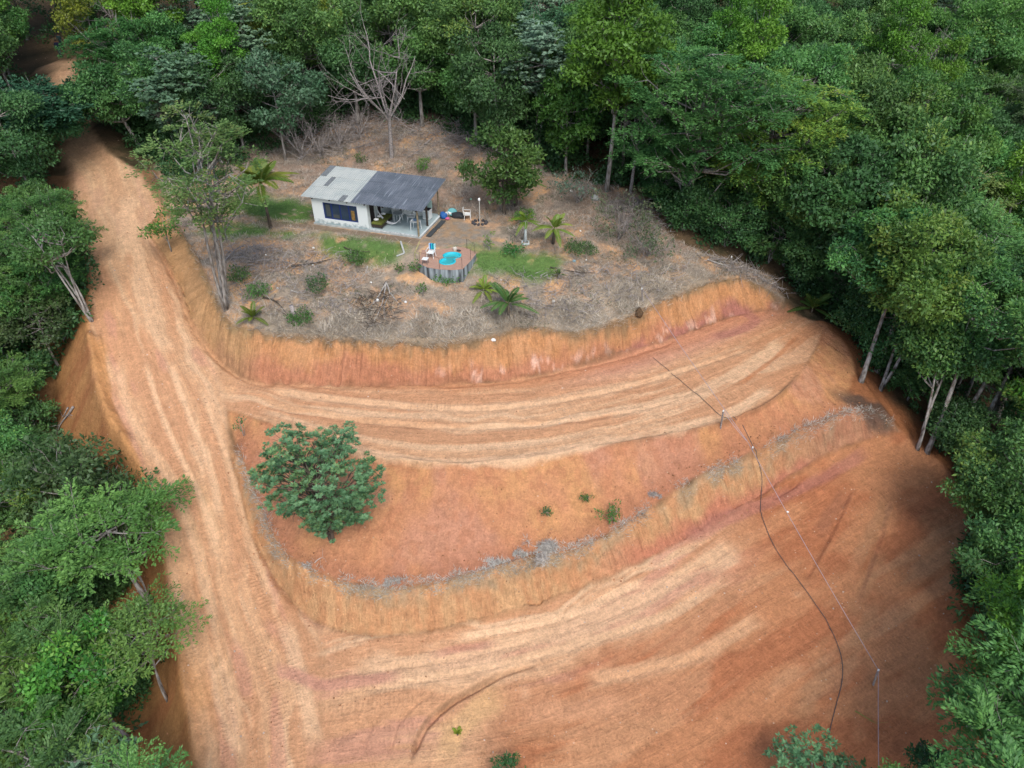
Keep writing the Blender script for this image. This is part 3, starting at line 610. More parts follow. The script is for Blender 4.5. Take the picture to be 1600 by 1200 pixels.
def make_tree(seed, H, rad, cb, npuff, pr, ls, n_per, style, c1, c2, c3=None, trunk_r=.14, forks=1, asp=.5, flat=.6, lean=(0, 0), bark=None, crown_flat=1.0, twigs=True, shape='dome'):
    """H total height, cb crown base height, rad crown radius. Returns trunk mesh, crown mesh"""
    r = np.random.RandomState(seed); mb = MB(); cc = np.array([lean[0], lean[1], (H + cb) / 2]); ch = (H - cb) / 2
    puffs = []; tries = 0
    lob = r.uniform(0, 6.28, 3)
    while len(puffs) < npuff and tries < npuff * 40:
        tries += 1; d = unit(r.normal(size=3)); d[2] = d[2] * .9 + .22
        a = math.atan2(d[1], d[0]); k = 1 + .22 * math.sin(2 * a + lob[0]) + .16 * math.sin(3 * a + lob[1]) + .1 * math.sin(5 * a + lob[2])
        q = r.uniform(.35, 1.0) ** .5
        if shape == 'tall': k *= 1.0 - .45 * max(0, d[2])
        if shape == 'umbrella': d[2] = abs(d[2]) * .7 - .05
        p = cc + d * np.array([rad * k, rad * k, ch]) * q
        if p[2] < cb * .8: continue
        rr = pr * r.uniform(.65, 1.35)
        if any(np.linalg.norm(p - np.array(o_[:3])) < (rr + o_[3]) * .42 for o_ in puffs): continue
        puffs.append((p[0], p[1], p[2], rr))
    puffs = np.array(puffs)
    # woody frame: stems, limbs to groups of puffs, branches to puffs
    stems = []
    for f in range(forks):
        a = r.uniform(0, 6.28); off = np.array([math.cos(a), math.sin(a)]) * (rad * .3 if forks > 1 else rad * .06)
        top = np.array([lean[0] + off[0], lean[1] + off[1], cb + (H - cb) * .72]); pts = []; n = 9; wv = r.uniform(-.25, .25, 2) * (H / 8)
        for i in range(n):
            t = i / (n - 1); pts.append((top[0] * t ** 1.2 + wv[0] * math.sin(t * 3.1), top[1] * t ** 1.2 + wv[1] * math.sin(t * 4.2), -.4 + (top[2] + .4) * t))
        rr = trunk_r / math.sqrt(forks) * 1.1; mb.tube(pts, [rr * (1.35 if i == 0 else 1) * (1 - .78 * i / (n - 1)) for i in range(n)], 7); stems.append(pts)
    for pf in puffs:
        st_ = stems[r.randint(len(stems))]; zt = pf[2] - rad * r.uniform(.35, .7); k = int(np.clip(np.searchsorted([q[2] for q in st_], max(zt, cb * .55)), 2, len(st_) - 1))
        b = np.array(st_[k]); e = pf[:3]; m1 = b + (e - b) * .45 + np.array([0, 0, -.10 * rad]) + r.normal(size=3) * .1 * rad * .5
        m2 = b + (e - b) * .8 + r.normal(size=3) * .06 * rad; r0 = trunk_r * r.uniform(.25, .42)
        mb.tube([b, m1, m2, e], [r0, r0 * .65, r0 * .4, r0 * .15], 5, False)
        if twigs:
            for _ in range(3):
                d = unit(r.normal(size=3) + (0, 0, .3)) * pf[3] * .95; mb.tube([m2, (m2 + e) / 2 + d * .4, e + d], [r0 * .35, r0 * .22, .008], 3, False)
    V, F, cols = leaf_cloud(r, puffs, n_per, ls, style, c1, c2, c3, asp, flat)
    return mb.mesh('trunk', bark or M_BARK, True), mesh_np('crown', V, F, M_LEAF, cols)
def bare_tree(seed, H, spread, trunk_r, forks=6, depth=4, split=.34, mat=None, clear=.33):
    r = np.random.RandomState(seed); mb = MB()
    def grow(p, d, L, rad, lv):
        pts = [p]; n = 4
        for i in range(n): d = unit(d + r.normal(size=3) * .12 + np.array([0, 0, .05])); pts.append(pts[-1] + d * L / n)
        mb.tube(pts, [rad * (1 - .5 * i / n) for i in range(n + 1)], 6 if lv < 2 else 4 if lv < 3 else 3, False)
        if lv >= depth: return
        for k in range(r.randint(3, 5) if lv < depth - 1 else r.randint(4, 7)):
            t = pts[r.randint(1, n + 1)]; nd = unit(d + r.normal(size=3) * (.55 + .1 * lv)); grow(t, nd, L * r.uniform(.45, .72), rad * .5, lv + 1)
    tp = np.array([.15, 0, H * clear]); mb.tube([(0, 0, -.4), (.08, .02, H * clear * .5), tp], [trunk_r * 1.2, trunk_r, trunk_r * .85], 8, False)
    for k in range(forks):
        a = 6.28 * k / forks + r.uniform(-.3, .3); s = spread * r.uniform(.4, 1.1); grow(tp - np.array([0, 0, r.uniform(0, .5)]), unit(np.array([math.cos(a) * s, math.sin(a) * s, 1.0])), H * (1 - clear) * .52, trunk_r * r.uniform(.45, .65), 1)
    return mb.mesh('trunk', mat or M_DEAD, True)
def make_palm(seed, th, fl, nf, c1, c2, trunk_r=.11, up=1.0, wid=.5):
    r = np.random.RandomState(seed); mb = MB(); bx = r.uniform(-.3, .3) * th * .3
    mb.tube([(0, 0, -.3), (bx * .4, 0, th * .5), (bx, 0, th)], [trunk_r * 1.5, trunk_r, trunk_r * .85], 8)
    Vs, Cs = [], []; top = np.array([bx, 0, th])
    for k in range(nf):
        a = 2.4 * k + r.uniform(-.3, .3); el = r.uniform(.35, 1.3) * up if k > 2 else 1.35; L = fl * r.uniform(.75, 1.1); n = 15
        h = np.array([math.cos(a), math.sin(a), 0]); t = np.linspace(0, 1, n)
        x = L * (np.sin(el + 0 * t) * 0 + np.cos(el) * t + .25 * t ** 2); z = L * (math.sin(el) * t - (.62 if el < 1.1 else .3) * t ** 2.1)
        pts = top + h * x[:, None] + np.array([0, 0, 1.0]) * z[:, None]; dd = unit(np.gradient(pts, axis=0)); side = np.array([-h[1], h[0], 0]); nv = unit(np.cross(dd, side))
        V, F = quads(pts[:-1], dd[:-1], nv[:-1], np.linalg.norm(np.diff(pts, axis=0), axis=1) * 1.1, .05 * fl / 2); Vs.append(V); Cs.append(np.repeat(np.array([[.25, .28, .09]]), len(V), 0))
        m = 44; tt = np.linspace(.12, 1, m); pp = np.stack([np.interp(tt, t, pts[:, i]) for i in range(3)], 1); pd = np.stack([np.interp(tt, t, dd[:, i]) for i in range(3)], 1); pn = np.stack([np.interp(tt, t, nv[:, i]) for i in range(3)], 1)
        ll = wid * .5 * fl * (np.sin(tt * 2.7 + .25) * .8 + .12); tcol = np.clip(r.rand() + r.normal(size=(m, 1)) * .1, 0, 1)
        for sg in (-1, 1):
            D = unit(pd * 1.1 + side * sg + np.array([0, 0, -.35])); V, F = quads(pp, D, unit(np.cross(D, pd) * sg + 1e-4), ll * r.uniform(.85, 1.1, m), .022 * fl); Vs.append(V)
            Cs.append(np.repeat((np.array(c1) * (1 - tcol) + np.array(c2) * tcol) * r.uniform(.8, 1.2, (m, 1)), 4, 0))
    V = np.concatenate(Vs); return mb.mesh('trunk', M_BARKD, True), mesh_np('fronds', V, np.arange(len(V)).reshape(-1, 4), M_LEAF, np.concatenate(Cs))

DK, DK2 = (.045,.105,.030), (.085,.180,.050)
MD, MD2 = (.068,.155,.038), (.145,.285,.065)
BR, BR2 = (.09,.215,.022), (.17,.34,.035)
LM, LM2 = (.14,.23,.035), (.27,.36,.05)
GG, GG2 = (.11,.19,.095), (.20,.30,.17)
BL, BL2 = (.058,.145,.06), (.11,.235,.10)
KIND = {  # name, describing words, args
 'broad': ('broadleaf_tree', 'dense dark', dict(H=10, rad=3.6, cb=3.2, npuff=34, pr=1.05, ls=.21, n_per=600, style='leaf', c1=DK, c2=MD2, c3=(.12,.20,.03))),
 'round': ('broadleaf_tree', 'round mid green', dict(H=11, rad=4.4, cb=3.8, npuff=46, pr=1.1, ls=.21, n_per=600, style='leaf', c1=MD, c2=MD2, c3=LM2)),
 'feather': ('feathery_tree', 'layered feathery', dict(H=10.5, rad=4.4, cb=4.5, npuff=46, pr=1.25, ls=.18, n_per=620, style='feather', c1=MD, c2=(.13,.25,.055), c3=None, asp=.4)),
 'lime': ('feathery_tree', 'lime feathery', dict(H=11, rad=3.8, cb=4.5, npuff=34, pr=1.2, ls=.22, n_per=380, style='feather', c1=(.07,.15,.025), c2=LM2, c3=None, asp=.4, shape='umbrella')),
 'grey': ('grey_leaved_tree', 'pale grey green', dict(H=9.5, rad=2.9, cb=3.4, npuff=30, pr=.85, ls=.24, n_per=560, style='tuft', c1=GG, c2=GG2, c3=None)),
 'tall': ('slender_tree', 'slender bright green', dict(H=14, rad=2.5, cb=3.0, npuff=36, pr=.85, ls=.19, n_per=650, style='leaf', c1=BR, c2=BR2, c3=None, shape='tall')),
 'dark': ('broadleaf_tree', 'very dark', dict(H=9, rad=3.2, cb=1.8, npuff=36, pr=1.0, ls=.20, n_per=580, style='leaf', c1=DK, c2=DK2, c3=None)),
 'umbrella': ('spreading_tree', 'spreading blue green', dict(H=10, rad=4.8, cb=5.2, npuff=40, pr=1.2, ls=.24, n_per=400, style='feather', c1=BL, c2=BL2, c3=None, asp=.45, shape='umbrella')),
 'mustard': ('flowering_tree', 'mustard yellow', dict(H=10, rad=2.6, cb=3.5, npuff=26, pr=.8, ls=.24, n_per=300, style='leaf', c1=(.12,.17,.02), c2=(.27,.29,.03), c3=None)),
 'bfine': ('broadleaf_tree', 'small leaved', dict(H=8, rad=2.7, cb=2.6, npuff=34, pr=.8, ls=.15, n_per=1000, style='leaf', c1=MD, c2=MD2, c3=LM2)),
 'ffine': ('feathery_tree', 'fine feathery', dict(H=8, rad=3.0, cb=3.2, npuff=34, pr=.95, ls=.14, n_per=900, style='feather', c1=MD, c2=(.15,.27,.055), c3=None, asp=.4)),
 'olive': ('small_tree', 'thin olive', dict(H=7, rad=2.5, cb=2.0, npuff=28, pr=.8, ls=.22, n_per=260, style='leaf', c1=(.05,.09,.025), c2=(.10,.14,.045), c3=None)),
}
PROTO = {}
NV = {'broad': 3, 'round': 3, 'feather': 3, 'dark': 2, 'ffine': 3}
for k, (nm, words, kw) in KIND.items():
    PROTO[k] = [make_tree(hash_ + i * 11 + 5, **kw) + (kw['H'], kw['rad']) for hash_, i in [(sum(map(ord, k)), i) for i in range(NV.get(k, 2))]]
print('prototypes done')
def put_tree(name, me_t, me_c, loc, label, cat, group=None, rz=0, s=(1, 1, 1), cname='crown'):
    e = empty(name, loc, label, cat, group, rz); e.scale = s
    if me_t: obj('trunk', me_t, e)
    if me_c: obj(cname, me_c, e)
    return e
# ------------------------------------------------------------------ the named trees round the clearing
def hero(px, label, cat, name='tree', rz=0.0, z=None, group=None, off=(0, 0), **kw):
    x, y, z0 = hit(*px) if z is None else P(px[0], px[1], z)
    t, c = make_tree(**kw); return put_tree(name, t, c, (x + off[0], y + off[1], z0), label, cat, group, rz)
hero((520, 864), 'lone bushy mango tree with blue green leaves standing on the bare orange slope', 'tree', 'mango_tree', off=(-.1, .6),
     seed=5, H=8.0, rad=2.65, cb=.3, npuff=105, pr=.58, ls=.15, n_per=1500, style='tuft', c1=(.095,.195,.078), c2=(.19,.32,.145), c3=(.26,.35,.09), trunk_r=.16, forks=2, asp=.28, bark=M_BARKD, flat=.8)
hero((352, 484), 'tall thin crowned tree with bare pale stems at the left end of the house terrace', 'tree', 'thin_crowned_tree',
     seed=23, H=13.2, rad=3.7, cb=5.4, npuff=50, pr=.95, ls=.17, n_per=330, style='feather', c1=(.10,.20,.05), c2=(.20,.32,.09), c3=(.24,.24,.08), trunk_r=.24, forks=4, lean=(1.0, .9), asp=.5)
hero((268, 392), 'low leafy tree at the road edge below the tall thin crowned tree', 'tree', 'small_tree',
     seed=9, H=3.4, rad=1.7, cb=1.2, npuff=12, pr=.6, ls=.19, n_per=260, style='leaf', c1=MD, c2=BR2, trunk_r=.06)
hero((144, 503), 'small tree with several pale stems growing at the left edge of the road bend', 'tree', 'multi_stem_tree',
     seed=31, H=7.4, rad=2.5, cb=3.9, npuff=24, pr=.75, ls=.19, n_per=330, style='leaf', c1=MD, c2=(.08,.17,.035), trunk_r=.2, forks=5, lean=(-1.1, .6), asp=.55)
hero((238, 948), 'feathery tree with a curved pale trunk reaching over the left side of the road', 'tree', 'feathery_tree',
     seed=12, H=7.2, rad=3.3, cb=3.4, npuff=38, pr=1.0, ls=.17, n_per=560, style='feather', c1=(.075,.165,.035), c2=(.16,.29,.06), trunk_r=.17, lean=(-1.4, 1.0), asp=.42)
hero((262, 1095), 'light feathery tree stretching thin sprays over the road near the lower left corner', 'tree', 'feathery_tree',
     seed=44, H=5.6, rad=2.4, cb=3.4, npuff=20, pr=.95, ls=.15, n_per=420, style='feather', c1=(.085,.175,.035), c2=(.17,.29,.055), trunk_r=.09, lean=(-.3, .6), asp=.4, shape='umbrella', forks=2)
hero((200, 1150), 'bright green leafy tree at the lower left between two feathery trees', 'tree', 'broadleaf_tree', z=-13.5,
     seed=15, H=6.8, rad=2.4, cb=1.8, npuff=40, pr=.72, ls=.20, n_per=560, style='leaf', c1=(.055,.155,.022), c2=(.15,.32,.04), c3=(.28,.40,.06), trunk_r=.12, asp=.55, lean=(-1.0, .4))
hero((190, 1275), 'grey green tree cut by the bottom edge of the photo left of the road', 'tree', 'grey_leaved_tree', z=-13.0,
     seed=16, H=5.6, rad=1.75, cb=2.0, npuff=26, pr=.55, ls=.24, n_per=620, style='tuft', c1=(.10,.19,.085), c2=(.19,.31,.16), trunk_r=.1, asp=.26)
hero((60, 1190), 'wide feathery lime tinged tree filling the lower left corner', 'tree', 'feathery_tree', z=-15,
     seed=18, H=8.2, rad=3.4, cb=4, npuff=44, pr=1.0, ls=.17, n_per=560, style='feather', c1=(.085,.175,.03), c2=(.19,.30,.05), trunk_r=.14, asp=.4)
hero((130, 1010), 'small glossy green tree left of the road above the bright green leafy tree', 'tree', 'broadleaf_tree', z=-14,
     seed=19, H=6.8, rad=1.7, cb=3.0, npuff=20, pr=.65, ls=.2, n_per=500, style='leaf', c1=(.045,.14,.035), c2=(.10,.26,.065), trunk_r=.1)
hero((788, 345), 'leafy dark fruit tree standing behind the palms on the house terrace', 'tree', 'fruit_tree', off=(0, 1.0),
     seed=27, H=6.6, rad=2.5, cb=.9, npuff=44, pr=.75, ls=.24, n_per=330, style='leaf', c1=(.05,.12,.025), c2=(.11,.21,.04), c3=(.13,.17,.04), trunk_r=.16, bark=M_BARKD)
hero((1250, 1240), 'blue green leafy tree cut by the bottom edge of the photo below the hose', 'tree', 'broadleaf_tree', z=-12.5,
     seed=33, H=3.2, rad=1.9, cb=.9, npuff=32, pr=.5, ls=.16, n_per=760, style='tuft', c1=(.085,.18,.07), c2=(.16,.29,.12), trunk_r=.08, asp=.35)
hero((1432, 1215), 'small dark leafy sapling at the bottom edge of the red platform', 'tree', 'small_tree', z=-12.6,
     seed=34, H=2.6, rad=.75, cb=.6, npuff=16, pr=.32, ls=.15, n_per=900, style='leaf', c1=(.03,.085,.03), c2=(.07,.15,.04), trunk_r=.05)
hero((795, 1228), 'low spiky green shrub at the bottom edge near the road drain', 'shrub', 'shrub', z=-11.9,
     seed=35, H=1.5, rad=.85, cb=.2, npuff=14, pr=.36, ls=.17, n_per=800, style='tuft', c1=(.05,.12,.03), c2=(.12,.22,.05), trunk_r=.03, asp=.22)
hero((1590, 1180), 'huge dark feathery tree with gaps at the lower right edge of the photo', 'tree', 'feathery_tree', z=-16.5, off=(0, 1.5),
     seed=36, H=11.2, rad=4.0, cb=5.5, npuff=46, pr=1.05, ls=.17, n_per=500, style='feather', c1=(.045,.11,.045), c2=(.09,.20,.065), c3=(.16,.22,.04), trunk_r=.22, asp=.45)
hero((1600, 960), 'tree with bright yellow green leaf tips hanging over the right rim of the red platform', 'tree', 'feathery_tree', z=-14.5,
     seed=37, H=10.3, rad=4.2, cb=5.0, npuff=48, pr=1.05, ls=.17, n_per=560, style='feather', c1=(.04,.105,.045), c2=(.085,.20,.07), c3=(.22,.34,.04), trunk_r=.22, asp=.45)
hero((1625, 800), 'rounded bushy tree right of the platform rim below the leaning pale trunks', 'tree', 'broadleaf_tree', z=-14.0,
     seed=38, H=9.6, rad=3.3, cb=3.0, npuff=44, pr=.95, ls=.2, n_per=460, style='leaf', c1=(.045,.12,.04), c2=(.11,.235,.055), c3=(.15,.24,.04), trunk_r=.2, asp=.45)
# pale leaning trunks on the right rim
for px, lean_, H, r_, lab, sd_ in [((1448,708),(1.6,3.6),11.5,4.2,'dark round tree with a thick pale trunk rooted at the corner of the red platform',51),
                              ((1480,702),(4.6,4.0),11.5,4.0,'broad dark tree whose long pale trunk leans right beside the platform corner',52),
                              ((1505,722),(3.6,4.4),11,3.4,'dark tree on a thin white trunk behind the platform corner, rightmost leaning stem',53),
                              ((1434,703),(.9,3.0),8,2.4,'small tree with two thin pale stems at the platform corner, leftmost of the leaning trunks',54),
                              ((1345,598),(1.4,3.6),10.5,3.8,'dark tree rooted beside the dark soil patch at the end of the upper road',55),
                              ((1375,612),(2.4,3.8),10,3.4,'dark tree with a forked pale trunk just right of the dark soil patch',56)]:
    hero(px, lab, 'tree', 'leaning_tree', seed=sd_, H=H, rad=r_, cb=H * .5, npuff=44, pr=1.05, ls=.20, n_per=620, style='leaf', c1=(.045,.115,.032), c2=(.10,.22,.045), c3=(.18,.30,.05), trunk_r=.17, lean=lean_, forks=2 if sd_ in (54, 56) else 1)
# back edge of the clearing
hero((838, 262), 'pale silvery grey green tree at the forest edge behind the fruit tree', 'tree', 'grey_leaved_tree', off=(0, 1.5),
     seed=61, H=11.5, rad=3.0, cb=4.4, npuff=40, pr=.8, ls=.3, n_per=380, style='tuft', c1=(.11,.18,.105), c2=(.21,.30,.20), trunk_r=.16, forks=2)
hero((948, 308), 'very tall bright green tree with a thin straight pale trunk behind the bare shrub', 'tree', 'slender_tree', off=(0, .8),
     seed=62, H=16.5, rad=3.6, cb=5.5, npuff=52, pr=1.0, ls=.27, n_per=330, style='leaf', c1=BR, c2=(.10,.215,.028), trunk_r=.2, shape='tall')
hero((885, 290), 'bright green bushy tree between the silvery tree and the tall bright tree', 'tree', 'broadleaf_tree', off=(0, 1.5),
     seed=63, H=8.5, rad=2.4, cb=1.5, npuff=34, pr=.85, ls=.26, n_per=330, style='leaf', c1=(.045,.125,.018), c2=(.085,.19,.028), trunk_r=.14)
hero((1060, 385), 'great feathery tree with layered sprays at the forest edge behind the bare shrub', 'tree', 'feathery_tree', off=(.6, 2.2),
     seed=64, H=14, rad=5.2, cb=3.0, npuff=90, pr=1.2, ls=.19, n_per=560, style='feather', c1=(.065,.15,.04), c2=(.14,.26,.065), trunk_r=.26, asp=.42)
hero((1170, 425), 'feathery tree with yellowing tips right of the great layered tree', 'tree', 'feathery_tree', off=(1.0, 3.6),
     seed=65, H=13.5, rad=4.6, cb=3.4, npuff=76, pr=1.15, ls=.19, n_per=560, style='feather', c1=(.08,.17,.035), c2=(.22,.31,.04), c3=(.3,.3,.03), trunk_r=.24, asp=.42)
hero((1255, 475), 'dark broadleaf tree at the forest edge beside the young palm at the road end', 'tree', 'broadleaf_tree', off=(1.8, 3.5),
     seed=66, H=11, rad=4.0, cb=3.2, npuff=46, pr=1.1, ls=.28, n_per=340, style='leaf', c1=DK, c2=(.055,.14,.032), trunk_r=.2)
hero((300, 262), 'grey green rounded tree behind the tall thin crowned tree', 'tree', 'grey_leaved_tree', off=(0, .6),
     seed=67, H=9.6, rad=4.0, cb=2.0, npuff=56, pr=.9, ls=.27, n_per=340, style='tuft', c1=GG, c2=(.11,.19,.11), trunk_r=.14)
hero((445, 262), 'pale green bushy tree behind the palm at the left of the house', 'tree', 'broadleaf_tree', off=(-.3, 1.6),
     seed=68, H=8.4, rad=3.4, cb=1.6, npuff=48, pr=.8, ls=.24, n_per=330, style='leaf', c1=(.06,.13,.05), c2=(.12,.20,.10), trunk_r=.12)
hero((60, 215), 'dark spreading tree whose branch hangs over the dirt road at the upper left', 'tree', 'spreading_tree', off=(-1.0, -1.0),
     seed=69, H=4.8, rad=3.9, cb=1.4, npuff=54, pr=1.15, ls=.26, n_per=380, style='feather', c1=(.035,.10,.042), c2=(.07,.17,.07), trunk_r=.2, asp=.5, lean=(3.6, -1.2))
hero((5, 110), 'broad blue green tree left of the two people on the road', 'tree', 'spreading_tree', off=(-2.8, 0),
     seed=70, H=10, rad=4.0, cb=4.5, npuff=44, pr=1.15, ls=.26, n_per=380, style='feather', c1=(.03,.10,.035), c2=(.07,.17,.06), trunk_r=.2, asp=.5)
for px, sd_, H, r_, a_, b_, st, lab in [
    ((225,236),121,7.0,2.6,(.06,.15,.04),(.12,.24,.06),'leaf','dark leafy tree leaning from the right over the top of the dirt road'),
    ((62,262),122,5.4,2.2,(.045,.13,.05),(.09,.20,.075),'leaf','low dark tree reaching from the left over the dirt road'),
    ((560,196),123,8,2.6,(.05,.12,.035),(.10,.20,.05),'leaf','bushy dark tree at the forest edge above the light half of the roof'),
    ((660,196),124,8,2.6,(.055,.13,.03),(.12,.23,.05),'leaf','leafy forest edge tree above the dark half of the roof'),
    ((1385,385),110,14,5.6,(.075,.17,.035),(.18,.31,.05),'leaf','huge round crowned tree with yellow green top at the upper right'),
    ((1560,350),111,14,4.4,(.10,.165,.06),(.16,.23,.10),'feather','pale greyish feathery tree near the right edge of the photo'),
    ((1440,450),112,11,3.4,(.12,.19,.05),(.22,.29,.08),'feather','lime olive feathery crown in the middle of the right forest'),
    ((1370,580),113,12,4.0,(.07,.165,.03),(.16,.29,.045),'leaf','bright topped round tree behind the forked pale trunk'),
    ((1555,660),114,14,4.8,(.06,.15,.03),(.14,.26,.045),'leaf','big round crowned tree above the leaning pale trunks at the right edge'),
    ((1215,330),115,13,4.0,(.07,.16,.04),(.14,.27,.06),'leaf','mid green leafy tree between the yellow tipped tree and the huge round tree'),
    ((1480,200),116,13,4.6,(.08,.18,.035),(.15,.29,.055),'leaf','light green broad tree below the leafless tree in the upper right corner'),
    ((700,130),117,12,3.6,(.05,.12,.03),(.10,.21,.045),'leaf','mid green leafy tree just right of the big leafless tree'),
    ((745,222),118,7,2.2,(.07,.16,.035),(.13,.25,.05),'leaf','small bright leafy tree on two pale stems right of the big leafless tree'),
    ((235,200),119,9,3.4,(.05,.13,.03),(.10,.21,.045),'feather','leafy green tree bending over the right side of the upper road'),
    ((385,110),120,11,3.0,(.12,.17,.025),(.24,.27,.035),'leaf','mustard tinted tree at the forest edge left of the big leafless tree')]:
    hero(px, lab, 'tree', 'forest_tree', lean={121: (-1.5, -.5), 122: (2.2, .3)}.get(sd_, (0, 0)), seed=sd_, H=H, rad=r_, cb=H * .35, npuff=int(14 * r_), pr=1.05, ls=.21 if st == 'leaf' else .17, n_per=560, style=st, c1=a_, c2=b_, c3=(.26,.34,.05) if sd_ in (110, 113) else None, trunk_r=.2, asp=.5)
for i_, (px, H, r_, lab) in enumerate([((1290,488),4.6,2.0,'leafy bush tree at the forest edge right of the young palm'),((1336,545),4.8,2.1,'leafy bush tree at the right shoulder of the upper road'),
    ((1372,590),4.6,2.0,'dense dark bush behind the dark soil patch'),((1412,640),4.0,1.7,'dense dark bush left of the leaning pale trunks'),((1475,720),3.4,1.6,'dark low bush between the leaning pale trunks'),((1240,455),4.4,2.0,'dense bush at the top of the bank left of the young palm'),
    ((1190,425),4.6,2.1,'dark bush at the forest edge under the yellow tipped tree'),((1120,400),4.6,2.2,'dark vine covered bush at the forest edge above the fallen pale trunk'),((1070,375),4.2,2.0,'dense green bush under the great feathery tree'),((1020,335),4.0,1.8,'green bush at the forest edge behind the half bare shrubs'),
    ((1525,790),3.6,1.7,'dark bush at the rim right of the platform corner'),((120,470),2.6,1.5,'low bush at the foot of the pale stemmed small tree'),((60,560),4.2,2.2,'bushy green mass at the left above the orange fill slope'),((40,650),4.6,2.3,'bushy green mass left of the uprooted grey root'),((62,735),4.4,2.2,'feathery bush at the foot of the orange fill slope'),((20,600),5.0,2.4,'tall bush at the left edge beside the orange fill slope'),((190,960),2.6,1.3,'low bush under the tree with the curved pale trunk'),((215,1130),2.6,1.3,'low bush on the fill slope near the lower left corner')]):
    hero(px, lab, 'bush', 'bush', off=(.8 if px[0] > 300 else -1.2, 1.2), seed=200 + i_, H=H, rad=r_, cb=.2, npuff=30, pr=.8, ls=.18, n_per=560, style='leaf' if i_ % 3 else 'feather', c1=(.045,.11,.032), c2=(.095,.21,.055), c3=(.16,.25,.06), trunk_r=.07, asp=.5, forks=2)
# leafless trees and half bare shrubs
x, y, z = hit(612, 246); e = put_tree('bare_tree', bare_tree(3, 13, .85, .17, 6, 4, clear=.27), None, (x, y, z), 'big leafless grey tree on the cleared slope behind the house', 'tree')
for px, sd_, H, lab in [((1395, 240), 4, 13.5, 'leafless white limbed tree standing out of the forest at the right side'), ((1500, 120), 6, 15, 'leafless grey tree near the upper right corner of the forest'),
                   ((985, 300), 8, 7.5, 'thin leafless tree with a curved pale stem in front of the great feathery tree'), ((1095, 40), 10, 17, 'very tall white trunk rising above the forest at the top edge'),
                   ((205, 115), 12, 8.5, 'leafless greyish tree leaning at the forest edge right of the two people'), ((470, 250), 14, 5.5, 'small dead tree tangled in brushwood above the left end of the roof'), ((500, 244), 141, 3.4, 'dead grey bush just behind the left rear corner of the roof'), ((528, 228), 142, 4.0, 'dead grey bush on the slope behind the light half of the roof'), ((560, 214), 143, 3.6, 'dead grey bush in the brushwood left of the big leafless tree')]:
    x, y, z = hit(*px); put_tree('bare_tree', bare_tree(sd_, H, .75, .13, 4, 4, clear=.5 if sd_ not in (14, 141, 142, 143) else .1), None, (x, y, z), lab, 'tree')
def half_bare(px, seed, H, rad, lab, c1, c2, n_per=60, depth=4, forks=8, name='half_bare_shrub'):
    x, y, z = hit(*px); r = np.random.RandomState(seed); t = bare_tree(seed, H, 1.3, .07, forks, depth, clear=.12)
    pf = np.c_[r.uniform(-rad, rad, 26), r.uniform(-rad, rad, 26), r.uniform(.3, .95, 26) * H * .75, r.uniform(.4, .8, 26)]
    V, F, c = leaf_cloud(r, pf, n_per, .17, 'leaf', c1, c2); return put_tree(name, t, mesh_np('leaves', V, F, M_LEAF, c), (x, y, z), lab, 'shrub', cname='leaves')
half_bare((965, 375), 71, 4.6, 2.5, 'large half bare greyish shrub right of the palms on the house terrace', (.09,.12,.05), (.16,.18,.09), 90)
half_bare((1010, 400), 72, 3.6, 1.9, 'half bare shrub at the right of the terrace, in front of the forest edge', (.07,.10,.04), (.14,.16,.08), 80)
half_bare((900, 318), 73, 3.4, 1.8, 'thin greyish shrub behind the rightmost terrace palm', (.08,.13,.08), (.13,.18,.12), 60)
# palms
for px, th, fl, nf, up, c1, c2, lab, sd_ in [
    ((423,356),3.5,3.1,28,1.0,(.08,.16,.025),(.22,.26,.04),'tall coconut palm left of the white house',1),
    ((806,322),2.0,2.1,15,1.0,(.05,.13,.03),(.09,.19,.03),'dark green palm in front of the fruit tree, rearmost of the terrace palms',2),
    ((821,378),1.7,1.25,11,.75,(.10,.22,.02),(.17,.29,.03),'small bright palm with a white painted trunk on the lawn',3),
    ((864,381),1.2,1.75,15,1.05,(.12,.21,.035),(.20,.28,.05),'yellow green young palm right of the white trunked palm',4),
    ((795,496),1.0,2.0,13,.95,(.07,.16,.04),(.12,.22,.06),'green palm at the edge of the cut bank below the pool deck',5),
    ((756,458),.15,1.3,14,1.15,(.14,.23,.03),(.23,.30,.04),'short yellowish palm sprouting right below the pool deck',6),
    ((396,499),.1,1.35,13,1.15,(.12,.20,.03),(.20,.27,.04),'short young palm in dry grass at the left edge of the cut bank',7),
    ((1268,488),.3,2.0,13,1.15,(.05,.10,.02),(.10,.15,.03),'young palm at the forest edge where the upper road ends',8),
    ((872,436),.25,.75,7,1.3,(.06,.13,.03),(.10,.17,.04),'tiny upright palm seedling below the terrace lawn',9),
    ((715,1148),.05,.55,7,1.4,(.20,.32,.02),(.28,.36,.04),'tiny yellow green palm seedling beside the road drain at the bottom',10)]:
    x, y, z = hit(*px); t, f = make_palm(sd_, th, fl, nf, c1, c2, .10 if th > .5 else .05, up); 
    e = put_tree('palm_tree' if th > .5 else 'young_palm', t, f, (x, y, z), lab, 'palm', rz=sd_ * 1.3, cname='fronds')
    if sd_ == 3: t.materials.clear(); t.materials.append(plain('white_painted_bark', (.6,.66,.66), .8, .3))
